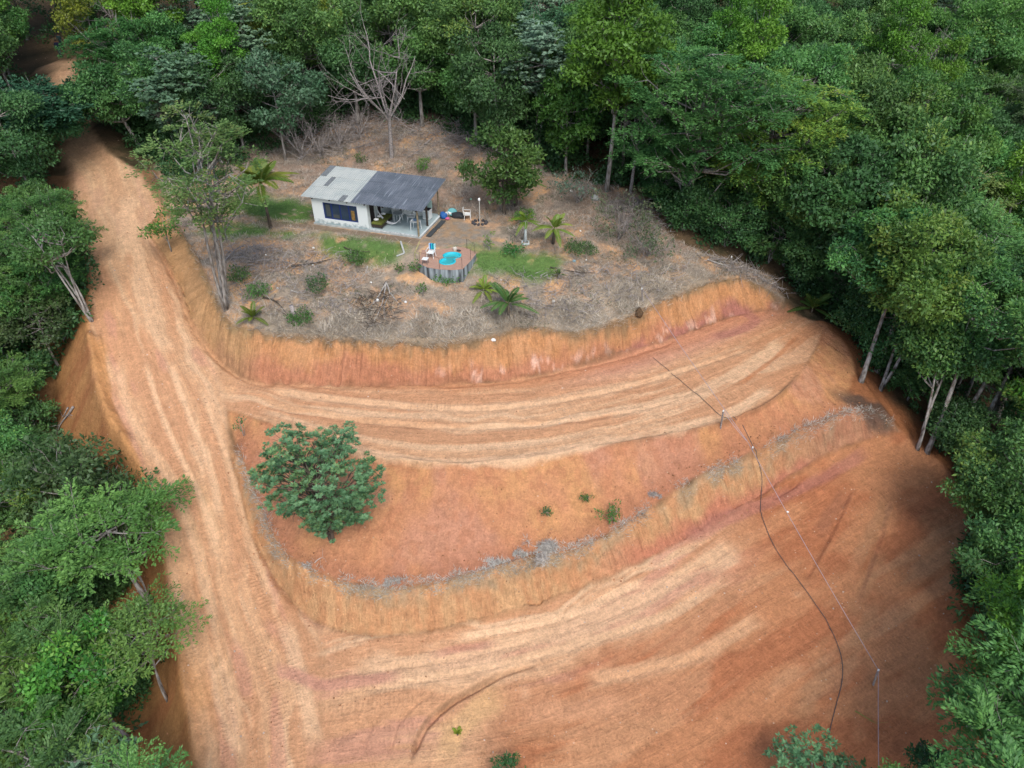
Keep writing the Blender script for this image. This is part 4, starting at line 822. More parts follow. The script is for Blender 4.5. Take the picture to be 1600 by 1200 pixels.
# shrubs on the slopes
for px, H, rad, c1, c2, lab, sd_ in [
    ((382,682),2.0,.42,(.06,.13,.05),(.11,.20,.05),'narrow green sapling on the slope left of the mango tree',81),
    ((957,817),1.35,.62,(.07,.15,.03),(.14,.24,.05),'green leafy shrub on the orange slope above the dead grass line',82),
    ((855,808),.8,.28,(.05,.11,.03),(.09,.16,.04),'tiny dark shrub on the orange slope above the dead grass mound',83),
    ((917,785),.55,.38,(.06,.14,.03),(.11,.19,.04),'low scattered weeds left of the leafy slope shrub',84),
    ((765,392),1.9,.42,(.10,.20,.03),(.15,.26,.04),'slim bushy sapling with a pale trunk on the lawn right of the pool',85),
    ((698,428),.45,1.1,(.05,.15,.02),(.10,.24,.03),'vivid green grass clump growing along the foot of the deck wall',86),
    ((650,424),.8,.5,(.06,.15,.03),(.12,.24,.05),'green creeper at the left corner of the pool deck wall',87),
    ((661,462),1.0,.4,(.07,.17,.03),(.13,.26,.04),'upright green weed below the left corner of the pool deck',88),
    ((625,425),.7,.4,(.07,.15,.03),(.11,.2,.04),'small green bush in dry grass left of the pool deck',89),
    ((662,268),1.0,.6,(.06,.15,.02),(.11,.22,.03),'bright green bush directly behind the dark half of the roof',90),
    ((563,255),.8,.45,(.04,.10,.02),(.08,.15,.03),'small dark bush behind the light half of the roof',91),
    ((820,350),1.0,.9,(.05,.12,.02),(.09,.18,.03),'rounded bush behind the white trunked palm',92),
    ((500,455),1.0,.8,(.05,.11,.03),(.09,.16,.05),'loose green bush in the middle of the dry slope below the house',93),
    ((470,505),.7,.9,(.07,.16,.03),(.12,.24,.05),'fresh green weeds at the foot of the grey stump on the bank edge',94),
    ((405,465),.9,.7,(.06,.14,.03),(.11,.2,.04),'green weeds between the thin crowned tree and the short young palm',95),
    ((375,440),.9,.8,(.05,.12,.03),(.10,.18,.04),'green bush at the foot of the dead palm fronds',96),
    ((800,398),.6,.7,(.05,.14,.03),(.09,.2,.04),'dark tuft of grass at the front edge of the right lawn',97),
    ((555,410),.6,.9,(.06,.13,.03),(.1,.18,.04),'patch of green weeds in front of the lawn under the window',98),
    ((905,395),.8,1.2,(.06,.12,.03),(.1,.17,.05),'low green scrub right of the yellow green young palm',99)]:
    x, y, z = hit(*px) if sd_ != 86 else tuple(P(px[0], 437, -1.15)); t, c = make_tree(sd_, H, rad, .1, max(6, int(16 * rad)), min(.34, rad * .5), .13, 420, 'leaf', c1, c2, None, .035 if rad < 1 else .02, 3, .5, .8)
    put_tree('shrub' if sd_ not in (81, 85) else 'sapling', t, c, (x, y, z), lab, 'shrub')
# ------------------------------------------------------------------ the forest
rf = random.Random(11)
clearW = np.array([hit(*p)[:2] for p in CLEAR_PX])
CP = np.array(CLEAR_PX, float)
wroad = np.array([q[:2] for q in WL(LC, 4)])
placed = [(o.location.x, o.location.y) for o in COL.objects if o.type == 'EMPTY' and o.get('category') == 'tree']
cand = []
for gy_ in np.arange(8, 112, 2.3):
    for gx_ in np.arange(-72, 84, 2.3):
        x, y = gx_ + rf.uniform(-1.1, 1.1), gy_ + rf.uniform(-1.1, 1.1); cand.append((x, y))
cand = np.array(cand); dr_, _, _ = dist_line(cand[:, 0], cand[:, 1], wroad); ins = sdist(cand[:, 0], cand[:, 1], clearW); cz = ground(cand[:, 0], cand[:, 1])
order = list(range(len(cand))); rf.shuffle(order); forest = []
for i in order:
    x, y = cand[i]; z = cz[i]
    if ins[i] > -1.2 or (y > 42 and dr_[i] < 3.4): continue
    u, v, Z = proj((x, y, z + 7))
    if y < 22 and -14 < x < 14: continue
    if Z < 4 or u < -110 or u > 1710 or v > 1290: continue
    ub, vb, Zb = proj((x, y, z + 1)); 
    if proj((x, y, z + 12))[1] < -130 and v < -60: continue
    right = x > 12 and y < 75
    wts = [('broad', 5), ('round', 4), ('feather', 4), ('dark', 5), ('grey', 1.0), ('tall', 1.4), ('lime', 1.0), ('umbrella', 1.6), ('mustard', .35), ('olive', 1.2)]
    if x < -10 and y > 55: wts += [('mustard', 1.2), ('dark', 2), ('tall', .8)]
    if right: wts += [('broad', 5), ('round', 4), ('lime', .8)]
    if right: wts = [q for q in wts if q[0] not in ('grey', 'mustard')]
    if right and y < 45: wts = [q for q in wts if q[0] != 'lime']
    if x < -12 and y < 50: wts = [('ffine', 7), ('bfine', 4), ('olive', 2), ('grey', .5)]
    tot = sum(w_ for _, w_ in wts); q = rf.uniform(0, tot)
    for kd, w_ in wts:
        q -= w_
        if q <= 0: break
    mt, mc, H, rad = rf.choice(PROTO[kd]); s = rf.uniform(.72, 1.12) * (1.12 if right else 1.0)
    if y > 78: s *= 1.12
    ok = False
    for attempt in range(3):
        sh = 0
        bad = False
        for a in range(12):
            uu, vv_, _ = proj((x + math.cos(a * .5236) * rad * s * .95, y + math.sin(a * .5236) * rad * s * .95, z + H * s * .72))
            if inside(np.array(uu), np.array(vv_), CP) or (y < 82 and 66 < uu < 122 and 40 < vv_ < 115): bad = True; break
        if not bad:
            uu, vv_, _ = proj((x, y, z + H * s)); bad = bool(inside(np.array(uu), np.array(vv_), CP))
        if not bad: ok = True; break
        s *= .72
    if not ok: continue
    if y < 40 and s < .55: continue
    md = (.86 if y < 75 else 1.05) * rad * s * .98
    if any((x - a) ** 2 + (y - b) ** 2 < (md if len(q_) else md) ** 2 for a, b, *q_ in forest) or any((x - a) ** 2 + (y - b) ** 2 < 2.2 ** 2 for a, b in placed): continue
    forest.append((x, y, z, kd, mt, mc, s, H, rad))
print('forest trees', len(forest))
def zone(x, y, u, v):
    if x < -10 and y < 38: return 'below the left roadside'
    if x < -22 and y < 58: return 'left of the road bend'
    if x < -22 and u < 110: return 'left of the two people'
    if x < -8 and u < 420: return 'right of the two people'
    if y < 48 and x > 12: return 'right of the red platform'
    if u < 800: return 'behind the house'
    if u < 1150: return 'behind the terrace palms'
    if v > 300: return 'right of the upper road end'
    return 'in the upper right forest'
rows = {}
for t in forest:
    u, v, Z = proj((t[0], t[1], t[2] + t[7] * t[6] * .8)); sz = 'small' if t[6] < .68 else 'large' if t[6] > .98 else 'mid sized'
    rows.setdefault((t[3], zone(t[0], t[1], u, v), sz), []).append((u, v, t))
ORD = ['first', 'second', 'third', 'fourth', 'fifth', 'sixth', 'seventh', 'eighth', 'ninth', 'tenth', 'eleventh', 'twelfth']
def emit(L, kd, pos, sz):
    L.sort(key=lambda q: q[0]); nm, words, kw = KIND[kd]
    for i, (u, v, t) in enumerate(L):
        lab = f'{sz} {words} tree {pos}' if len(L) == 1 else f'{ORD[i]} {sz} {words} tree {pos} from left'
        x, y, z, _, mt, mc, s, H, rad = t
        put_tree(nm, mt, mc, (x, y, z - .1), lab, 'tree', 'trees of the surrounding forest', rf.uniform(0, 6.28), (s, s, s * rf.uniform(.9, 1.12)))
for (kd, zn, sz), L in rows.items():
    if len(L) > 8:
        L.sort(key=lambda q: q[1]); h = len(L) // 2; emit(L[:h], kd, zn + ', far row,', sz); emit(L[h:], kd, zn + ', near row,', sz)
    else: emit(L, kd, zn, sz)
# ------------------------------------------------------------------ undergrowth and ground cover (stuff)
rs = np.random.RandomState(77)
n = 5200; X = rs.uniform(-62, 72, n); Y = rs.uniform(8, 108, n)
k = (sdist(X, Y, clearW) < -.5) & ~((dist_line(X, Y, wroad)[0] < 2.9) & (Y > 42)); X, Y = X[k], Y[k]; Z = ground(X, Y)
pr_ = np.array([proj(q) for q in zip(X, Y, Z)]); k = (pr_[:, 0] > -60) & (pr_[:, 0] < 1660) & (pr_[:, 1] < 1240) & (pr_[:, 1] > -60) & (rs.rand(len(X)) < np.clip(52 / np.hypot(X, Y), .4, 1)); X, Y, Z = X[k], Y[k], Z[k]
k = ~((Y < 22) & (np.abs(X) < 15)); X, Y, Z = X[k], Y[k], Z[k]
pf = np.c_[X, Y, Z + rs.uniform(.1, 1.3, len(X)), rs.uniform(.5, 1.2, len(X))]
Xe = rs.uniform(-40, 50, 26000); Ye = rs.uniform(22, 80, 26000); se = sdist(Xe, Ye, clearW); k = (se < -.6) & (se > -5.5) & ~((dist_line(Xe, Ye, wroad)[0] < 3.2) & (Ye > 42)) & ~((Xe < -14) & (Ye < 46)) & (fbm(Xe * .35, Ye * .35, 190, 3) > .40)
Xe, Ye = Xe[k][:2600], Ye[k][:2600]; he = rs.rand(len(Xe)) * 3.4 * sstep(.5, 2.5, -se[k][:2600]); pf = np.concatenate([pf, np.c_[Xe, Ye, ground(Xe, Ye) + .1 + he, rs.uniform(.4, .9, len(Xe))]])
V, F, c = leaf_cloud(rs, pf, 130, .25, 'leaf', (.035,.08,.024), (.075,.15,.04)); tag(obj('undergrowth', mesh_np('undergrowth', V, F, M_LEAF, c)), 'tangled dark green undergrowth covering the forest floor', 'undergrowth', kind='stuff')
def blades(poly_or_mask, n, L, W, c1, c2, up, name, label, cat, mat=M_LEAF, bx=None, zoff=0):
    X = rs.uniform(bx[0], bx[1], n); Y = rs.uniform(bx[2], bx[3], n)
    m = poly_or_mask(X, Y); k = rs.rand(n) < m; X, Y = X[k], Y[k]; n = len(X); Z = ground(X, Y) + zoff
    a = rs.rand(n) * 6.283; D = unit(np.c_[np.cos(a), np.sin(a), rs.uniform(*up, n)]); LL = L * rs.uniform(.5, 1.4, n)
    V, F = quads(np.c_[X, Y, Z - .01], D, unit(np.c_[-D[:, 0], -D[:, 1], np.ones(n)] + rs.normal(size=(n, 3)) * .3), LL, W); t = np.clip(fbm(X * .9, Y * .9, 5) * 1.4 - .2 + rs.normal(size=n) * .2, 0, 1)[:, None]
    col = (np.array(c1) * (1 - t) + np.array(c2) * t) * rs.uniform(.7, 1.25, (n, 1))
    o = obj(name, mesh_np(name, V, F, mat, np.repeat(col, 4, 0))); return tag(o, label, cat, kind='stuff')
def gmask(A): return lambda X, Y: A[np.clip(np.searchsorted(gy, Y), 0, NY - 1), np.clip(np.searchsorted(gx, X), 0, NX - 1)]
yd = sstep(-.5, -1.2, yard) * sstep(.3, -.2, pathf) * (sdist(GX, GY, [HL(-.4,-.3),HL(9.4,-.3),HL(9.6,5),HL(-.4,5)]) < 0) * (sdist(GX, GY, [HL(8.0,-1.5),HL(13.6,-1.5),HL(12.5,-4.8),HL(8.0,-4.8)]) < 0)
near = sstep(3.4, 1.4, dB1 + (n1 - .5) * 2.5) * (GX > -18) * (GX < 13)
strawm = M_plat * yd * (1 - lawn) * np.clip(sstep(.36, .58, fbm(GX * .5, GY * .7, 65, 5)) * .85 + .28 + near * sstep(.30, .5, fbm(GX * .7, GY * .8, 165, 4)), 0, 1) * (GY < 70)
blades(gmask(strawm), 300000, .42, .024, (.32,.285,.23), (.68,.61,.51), (.02, .9), 'dry_grass', 'grey beige mat of dead grass on the slope below the house', 'dry grass', M_STRAW, (-28, 24, 38, 68))
blades(gmask(M_plat * near * sstep(.42, .6, fbm(GX * .7, GY * .8, 165, 4))), 80000, .62, .028, (.30,.265,.21), (.60,.54,.44), (.1, 1.2), 'dry_grass', 'thicket of pale dead grass along the top of the cut bank', 'dry grass', M_STRAW, (-20, 20, 38, 52))
blades(gmask(lawn * sstep(.3, .5, fbm(GX * 1.2, GY * 1.2, 98, 4) + .08)), 130000, .13, .02, (.085,.19,.04), (.18,.33,.07), (.3, 1.6), 'lawn_grass', 'short green grass of the lawns round the house', 'grass', M_LEAF, (-26, 8, 42, 64))
greens = M_plat * yd * sstep(.60, .70, fbm(GX * .45, GY * .6, 170, 4))
blades(gmask(greens), 60000, .26, .035, (.04,.09,.025), (.09,.16,.04), (.2, 1.3), 'green_weeds', 'patches of green weeds scattered over the dry slope', 'weeds', M_LEAF, (-28, 24, 38, 72))
e4 = sstep(.42, .05, dB4 + (n2 - .5) * .6) * sstep(.33, .50, fbm(GX * .6, GY * .6, 171, 4))
blades(gmask(e4), 420000, .32, .026, (.36,.33,.28), (.62,.59,.53), (.0, 1.0), 'dry_grass', 'line of dead grass along the crest of the lower cut bank', 'dry grass', M_STRAW, (-20, 26, 22, 42))
# dead grass mounds on the lower crest
def mound(px, r0, h, nb, lab, c1=(.32,.30,.27), c2=(.60,.57,.52), nm='dead_grass_clump'):
    x, y, z = hit(*px); r = np.random.RandomState(int(px[0])); d = unit(r.normal(size=(nb, 3)) + (0, 0, .6)); d[:, 2] = np.abs(d[:, 2])
    cl = r.normal(size=(7, 3)) * np.array([r0 * .7, r0 * .4, .02]); cs_ = r.uniform(.3, .8, 7); ci = r.randint(0, 7, nb); pos = cl[ci] * (1, 1, 0) + d * np.array([r0, r0 * .8, h]) * (cs_[ci][:, None]) * r.uniform(.3, 1, (nb, 1)) ; D = unit(r.normal(size=(nb, 3)) + d * .4 + (0, 0, -.3)); V, F = quads(pos, D, d, .45 * r0 * r.uniform(.6, 1.5, nb), .028)
    col = (np.array(c1) + (np.array(c2) - np.array(c1)) * r.rand(nb, 1)); o = obj(nm, mesh_np(nm, V, F, M_STRAW, np.repeat(col, 4, 0)), loc=(x, y, z - .03)); return tag(o, lab, 'dry grass clump')
mound((854, 862), .62, 1.0, 2600, 'biggest pale clump of dead grass on the crest of the lower bank')
mound((808, 866), .28, .5, 700, 'small white clump of dead grass left of the biggest clump on the lower bank')
mound((765, 882), .5, .45, 1000, 'pale clump of dead grass on the lower bank left of the two other clumps')
mound((620, 910), .45, .35, 900, 'low pale clump of dead grass at the bottom of the orange slope')
mound((478, 885), .3, .3, 400, 'small clump of dead grass at the left end of the lower crest')
mound((1023, 775), .35, .3, 500, 'pale clump of dead grass on the right part of the lower crest line')
# brushwood
def brush(px_poly, n, L, label, mat=M_DEAD, lift=.9):
    poly = [hit(*p)[:2] for p in px_poly]; a = np.array(poly); x0, y0 = a.min(0); x1, y1 = a.max(0); mb = MB(); r = np.random.RandomState(len(label))
    X = r.uniform(x0, x1, n * 3); Y = r.uniform(y0, y1, n * 3); k = inside(X, Y, poly); X, Y = X[k][:n], Y[k][:n]; Z = ground(X, Y)
    for x, y, z in zip(X, Y, Z):
        p = np.array([x, y, z + r.uniform(0, lift) * .5]); an = r.uniform(0, 6.28); d = np.array([math.cos(an), math.sin(an), r.uniform(.0, .7) * lift]); l = L * r.uniform(.4, 1.2); pts = [p]
        for i in range(3): d = unit(d + r.normal(size=3) * .25 + np.array([0, 0, -.08])); pts.append(pts[-1] + d * l / 3)
        mb.tube(pts, [.03, .022, .014, .006], 3, False)
    return tag(mb.build('brushwood', mat), label, 'brushwood', kind='stuff')
brush([(475,175),(560,170),(570,235),(500,250),(460,255)], 330, 2.2, 'tangle of grey brushwood above the left end of the roof')
brush([(560,185),(740,200),(735,225),(640,215)], 200, 1.6, 'thin cut twigs scattered over the slope behind the house')
brush([(690,190),(760,205),(765,240),(700,225)], 150, 1.8, 'dark heap of cut branches at the forest edge behind the house')
brush([(480,205),(740,205),(740,255),(700,262),(600,245),(520,250),(470,240)], 420, 1.5, 'grey cut branches covering the bare slope behind the roof')
brush([(555,475),(600,448),(622,470),(622,505),(575,518)], 150, 1.0, 'dark tangle of twigs under the big forked branch', M_BARKD)
brush([(350,395),(395,385),(450,390),(455,430),(370,435)], 150, 1.1, 'grey twigs heaped round the dead palm fronds')
brush([(350,390),(560,400),(560,500),(380,500)], 420, 1.0, 'grey twigs strewn over the slope left of the pool')
brush([(740,440),(1080,420),(1050,460),(900,505),(780,500)], 420, .9, 'grey twigs strewn over the slope right of the pool')
brush([(1060,395),(1180,420),(1240,470),(1150,430)], 160, 1.3, 'dark twigs along the forest edge at the top of the bank')
brush([(950,300),(1040,320),(1050,380),(960,370)], 120, 1.6, 'pale twigs under the half bare shrubs')
# ------------------------------------------------------------------ the house
WHITE = plain('white_plaster', (.66,.72,.72), .85, .12, 3)
def wall_mat():
    m, t, b, N, K = newmat('stained_plaster'); b.inputs['Roughness'].default_value = .9
    tc = N('TexCoord'); sx = N('SeparateXYZ'); K(tc.outputs['Object'], sx.inputs[0]); nz = N('TexNoise'); nz.inputs['Scale'].default_value = 3.5; nz.inputs['Detail'].default_value = 6; K(tc.outputs['Object'], nz.inputs['Vector'])
    a = N('Math'); a.operation = 'MULTIPLY_ADD'; K(nz.outputs[0], a.inputs[0]); a.inputs[1].default_value = 1.1; K(sx.outputs[2], a.inputs[2])
    mr = N('MapRange'); mr.inputs[1].default_value = .72; mr.inputs[2].default_value = .98; mr.inputs[3].default_value = .9; mr.inputs[4].default_value = 0; K(a.outputs[0], mr.inputs[0])
    mx = N('Mix'); mx.data_type = 'RGBA'; K(mr.outputs[0], mx.inputs[0]); mx.inputs[6].default_value = (.68,.74,.74,1); mx.inputs[7].default_value = (.24,.33,.35,1); K(mx.outputs[2], b.inputs['Base Color']); return m
def roof_mat(name, c1, c2, c3):
    m, t, b, N, K = newmat(name); b.inputs['Roughness'].default_value = .8; b.inputs['Specular IOR Level'].default_value = .25
    tc = N('TexCoord')
    def nz(sc, st):
        mp = N('Mapping'); mp.inputs['Scale'].default_value = st; K(tc.outputs['Object'], mp.inputs[0]); n = N('TexNoise'); n.inputs['Scale'].default_value = sc; n.inputs['Detail'].default_value = 6; K(mp.outputs[0], n.inputs['Vector']); return n.outputs[0]
    def mx(f, a, bb, lo, hi):
        mr = N('MapRange'); mr.inputs[1].default_value = lo; mr.inputs[2].default_value = hi; K(f, mr.inputs[0]); q = N('Mix'); q.data_type = 'RGBA'; K(mr.outputs[0], q.inputs[0])
        if isinstance(a, tuple): q.inputs[6].default_value = (*a, 1)
        else: K(a, q.inputs[6])
        q.inputs[7].default_value = (*bb, 1); return q.outputs[2]
    o1 = mx(nz(.9, (1, 1, 1)), c1, c2, .4, .62); o2 = mx(nz(1, (7, .45, 1)), o1, c3, .56, .72); K(o2, b.inputs['Base Color']); return m
RL = roof_mat('fibre_cement_light', (.40,.43,.41), (.34,.38,.37), (.30,.33,.33)); RD = roof_mat('fibre_cement_dark', (.095,.115,.14), (.13,.15,.18), (.22,.25,.29))
RP = plain('fibre_cement_patch', (.17,.19,.20), .85, .25)
BLUE = plain('blue_frame', (.012,.03,.16), .4); DARKIN = plain('dark_interior', (.02,.022,.03), .9); CONC = plain('concrete', (.42,.45,.44), .9, .25, 3)
FLOORM = plain('pale_floor', (.42,.52,.53), .6, .12, 2); WOOD = plain('weathered_wood', (.30,.25,.16), .9, .4, 6); WOODD = plain('dark_wood', (.06,.045,.035), .8, .3)
GLASS = plain('window_glass', (.025,.05,.09), .08, .3, 1.5, spec=.6); PLAST = plain('white_plastic', (.78,.80,.78), .4); OLIVE = plain('olive_cloth', (.13,.15,.03), .95, .3)
METAL = plain('grey_metal', (.22,.23,.23), .5, .3, metal=.5)
H0 = (HO[0], HO[1], 0)
house = empty('house', H0, 'small white house with a single pitch roof, light grey left and dark grey right', 'house', rz=HA)
base_ = MB().box(-.1, 9.1, -.05, 4.4, -.5, .12).build('foundation', CONC, house)
MB().box(4.76, 9.02, .1, 4.3, .123, .15).build('floor', FLOORM, house)
kerb = MB().box(4.7, 9.1, -.03, .1, .123, .175).build('kerb', plain('chipped_white_paint', (.62,.66,.66), .8, .5, 9, col2=(.30,.34,.36)), house)
MB().box(9.02, 9.14, .1, 4.3, .123, .20).build('kerb', WHITE, house)
WM = wall_mat(); zt = 2.36
def rz_(y): return 2.30 + (y + .3) * .139
wf = MB().box(0, .95, 0, .14, .12, zt).box(3.9, 4.75, 0, .14, .12, zt).box(.95, 3.9, 0, .14, .12, .58).box(.95, 3.9, 0, .14, 1.93, zt)
wf.build('wall', WM, house)
def wedge(x0, x1, y0, y1, z0):
    mb = MB(); n = 0; mb.v = [Vector(p) for p in ((x0,y0,z0),(x1,y0,z0),(x1,y1,z0),(x0,y1,z0),(x0,y0,rz_(y0)-.02),(x1,y0,rz_(y0)-.02),(x1,y1,rz_(y1)-.02),(x0,y1,rz_(y1)-.02))]
    mb.f = [(3,2,1,0),(4,5,6,7),(0,1,5,4),(1,2,6,5),(2,3,7,6),(3,0,4,7)]; return mb
wedge(0, .14, .142, 4.2, .12).build('wall', WM, house)
wedge(.142, 6.2, 4.06, 4.2, .12).build('wall', WHITE, house)
pw = wedge(4.61, 4.75, .142, .45, .15); 
for q in (wedge(4.61, 4.75, 1.35, 1.75, .15), wedge(4.61, 4.75, 2.45, 4.058, .15)):
    n = len(pw.v); pw.v += q.v; pw.f += [tuple(i + n for i in f) for f in q.f]
for y0, y1 in ((.45, 1.35), (1.75, 2.45)): pw.box(4.61, 4.75, y0, y1, 2.2, rz_(y0) - .03)
pw.build('wall', WHITE, house)
MB().box(.2, 4.55, .2, 4.0, .123, .14).build('floor', DARKIN, house)
d = MB().box(4.60, 4.66, .47, 1.33, .16, 2.18).build('door', plain('doorway_shade', (.035,.025,.025), .6), house); MB().box(4.66, 4.70, 1.22, 1.26, 1.05, 1.2).build('handle', METAL, d)  # near-black panel fills an open doorway, its shade put into the colour
MB().box(4.60, 4.66, 1.77, 2.43, .16, 2.18).build('door', plain('doorway_shade2', (.035,.02,.022), .6), house)  # second doorway: shade of the opening painted as a dark panel
wn = MB().box(.95, 3.9, .05, .09, .58, .66).box(.95, 3.9, .05, .09, 1.85, 1.93)
for x in (.95, 1.62, 2.36, 3.12, 3.82): wn.box(x, x + .08, .052, .088, .66, 1.85)
wn = wn.build('window', BLUE, house); MB().box(1.03, 3.82, .065, .075, .66, 1.85).build('pane', GLASS, wn)
MB().box(1.17, 1.52, .058, .064, .8, 1.75).box(1.72, 2.26, .058, .064, .72, 1.0).build('curtain', plain('dull_curtain', (.06,.07,.07), .9), wn)
MB().box(3.32, 3.62, .056, .062, .72, 1.5).build('panel', plain('amber_pane', (.28,.17,.05), .6, .5, 6), wn)
# corrugated roof sheets in three courses
def sheet(x0, x1, y0, y1, lift=0.0):
    mb = MB(); n = max(4, int((x1 - x0) / .177 * 6)); xs = [x0 + (x1 - x0) * i / n for i in range(n + 1)]
    for j, y in enumerate((y0, y1)):
        for x in xs: mb.v.append(Vector((x, y, rz_(y) + .02 + lift + .025 * math.sin(x / .177 * 6.283) + (.018 if j == 0 else 0))))
    for j, y in enumerate((y0, y1)):
        for x in xs: mb.v.append(Vector((x, y, rz_(y) + .012 + lift + .025 * math.sin(x / .177 * 6.283) + (.018 if j == 0 else 0))))
    k = n + 1; mb.f = [(i, i+1, k+i+1, k+i) for i in range(n)] + [(2*k+i+1, 2*k+i, 3*k+i, 3*k+i+1) for i in range(n)] + [(2*k+i, 2*k+i+1, i+1, i) for i in range(n)] + [(k+i, k+i+1, 3*k+i+1, 3*k+i) for i in range(n)]
    return mb
roof = MB()
for x in (.2, 1.7, 3.2, 4.68, 6.2, 7.7, 8.9):
    n = len(roof.v); yy = (-.2, 4.6)
    roof.v += [Vector((x + dx, y, rz_(y) + dz)) for y in yy for dx, dz in ((-.04, -.14), (.04, -.14), (.04, -.03), (-.04, -.03))]
    roof.f += [tuple(n + i for i in q) for q in ((0,1,2,3),(7,6,5,4),(0,4,5,1),(1,5,6,2),(2,6,7,3),(3,7,4,0))]
roof = roof.build('roof', WOODD, house)
ys = [(-.3, 1.42), (1.36, 3.08), (3.02, 4.72)]
for k, (y0, y1) in enumerate(ys):
    sheet(-.75, 3.62, y0, y1, .004 * k).build('light_sheet', RL, roof); sheet(3.60, 9.5, y0, y1, .006 + .004 * k).build('dark_sheet', RD, roof)
for x0, x1, y0, y1 in ((-.74, -.2, 3.0, 4.73), (.3, .72, 1.55, 3.0), (2.55, 2.98, -.31, .62)): sheet(x0, x1, y0, y1, .022).build('patch_sheet', RP, roof)
for (x, y, r_, m_) in ((8.93, .03, .075, WOOD), (8.85, 1.95, .085, WOODD), (8.95, 4.15, .06, WOOD), (6.9, 4.2, .05, WOOD)):
    MB().tube([(x, y, -.2), (x, y, rz_(y) - .13)], r_, 10).build('post', m_, house)
def HT(name, x, y, z, label, cat, rz=0, group=None):
    q = HL(x, y, z); return empty(name, q, label, cat, group, HA + rz)
def plastic_chair(x, y, z, rz, label, world=None, group=None):
    e = HT('plastic_chair', x, y, z, label, 'chair', rz, group) if world is None else empty('plastic_chair', world, label, 'chair', group, rz)
    MB().box(-.25, .25, -.24, .24, .40, .44).build('seat', PLAST, e, bevel=.01)
    b = MB()
    for i in range(5): b.box(-.24 + .1 * i, -.17 + .1 * i, .22, .25, .44, .9, Matrix.Translation((0, 0, 0)) @ Matrix.Rotation(-.14, 4, 'X'))
    b.box(-.25, .25, .30, .34, .86, .93).build('backrest', PLAST, e)
    for sx in (-1, 1):
        MB().tube([(sx*.26, -.24, .42), (sx*.28, -.24, .64), (sx*.28, .1, .66), (sx*.25, .29, .68)], .02, 6).build('armrest', PLAST, e)
        for sy in (-1, 1): MB().tube([(sx*.23, sy*.22, .41), (sx*.27, sy*.27, 0)], .022, 6).build('leg', PLAST, e)
    return e
def table(e, w, d_, h, mat, lm, r_=.022, rnd=False):
    if rnd: MB().lathe([(w/2, h - .035), (w/2 + .01, h - .015), (w/2, h)], sides=24).build('tabletop', mat, e)
    else: MB().box(-w/2, w/2, -d_/2, d_/2, h - .035, h).build('tabletop', mat, e, bevel=.008)
    q = .7 if rnd else 1
    for sx in (-1, 1):
        for sy in (-1, 1): MB().tube([(sx*(w/2-.06)*q, sy*(d_/2-.06)*q, h - .03), (sx*(w/2-.03)*q, sy*(d_/2-.03)*q, 0)], r_, 6).build('leg', lm, e)
    return e
plastic_chair(5.7, 2.9, .15, .5, 'white plastic chair behind the hammock, left of the round table')
plastic_chair(7.25, 2.4, .15, -1.3, 'white plastic chair under the right end of the hammock')
plastic_chair(5.9, 3.5, .15, .1, 'white plastic chair at the back of the terrace beside the refrigerator')
table(HT('round_table', 6.3, 2.1, .15, 'round pale table with a glass top under the hammock', 'table'), .8, .8, .7, plain('grey_top', (.42,.48,.5), .2, .2), PLAST, rnd=True)
e = HT('refrigerator', 6.55, 3.65, .15, 'white refrigerator against the back of the covered terrace', 'refrigerator')
MB().box(-.33, .33, -.3, .3, .05, 1.5).build('cabinet', PLAST, e, bevel=.03); MB().box(-.32, .32, -.35, -.303, .08, 1.0).build('door', PLAST, e, bevel=.01); MB().box(-.32, .32, -.35, -.303, 1.02, 1.48).build('freezer_door', PLAST, e, bevel=.01)
e = HT('white_cupboard', 7.35, 3.8, .15, 'low white cupboard right of the refrigerator', 'cupboard'); MB().box(-.4, .4, -.25, .25, .0, .85).build('cabinet', PLAST, e, bevel=.02); MB().box(-.38, -.01, -.28, -.252, .05, .8).build('door', PLAST, e); MB().box(.01, .38, -.28, -.252, .05, .8).build('door', PLAST, e)
e = HT('daybed', 5.3, 1.25, .15, 'olive green daybed along the inner wall of the terrace', 'daybed')
MB().box(-.42, .42, -.95, .95, .12, .32).build('frame', WOODD, e); MB().box(-.45, .45, -1.0, 1.0, .33, .5).build('mattress', OLIVE, e, bevel=.05)
for sx in (-1, 1):
    for sy in (-1, 1): MB().tube([(sx*.38, sy*.9, .13), (sx*.38, sy*.9, 0)], .03, 6).build('leg', WOODD, e)
for i, (px_, py_) in enumerate(((-.2, -.55), (-.22, .05), (-.15, .6))):
    q = HL(5.3 + px_, 1.25 + py_, .66); o = MB().lathe([(.05, 0), (.2, .05), (.22, .1), (.12, .17)], sides=10).build('pillow', PLAST, None, True); o.location = q; o.scale = (1, .8, 1)
    tag(o, ('white crumpled pillow at the front end of the daybed', 'white crumpled pillow in the middle of the daybed', 'white crumpled pillow at the back end of the daybed')[i], 'pillow')
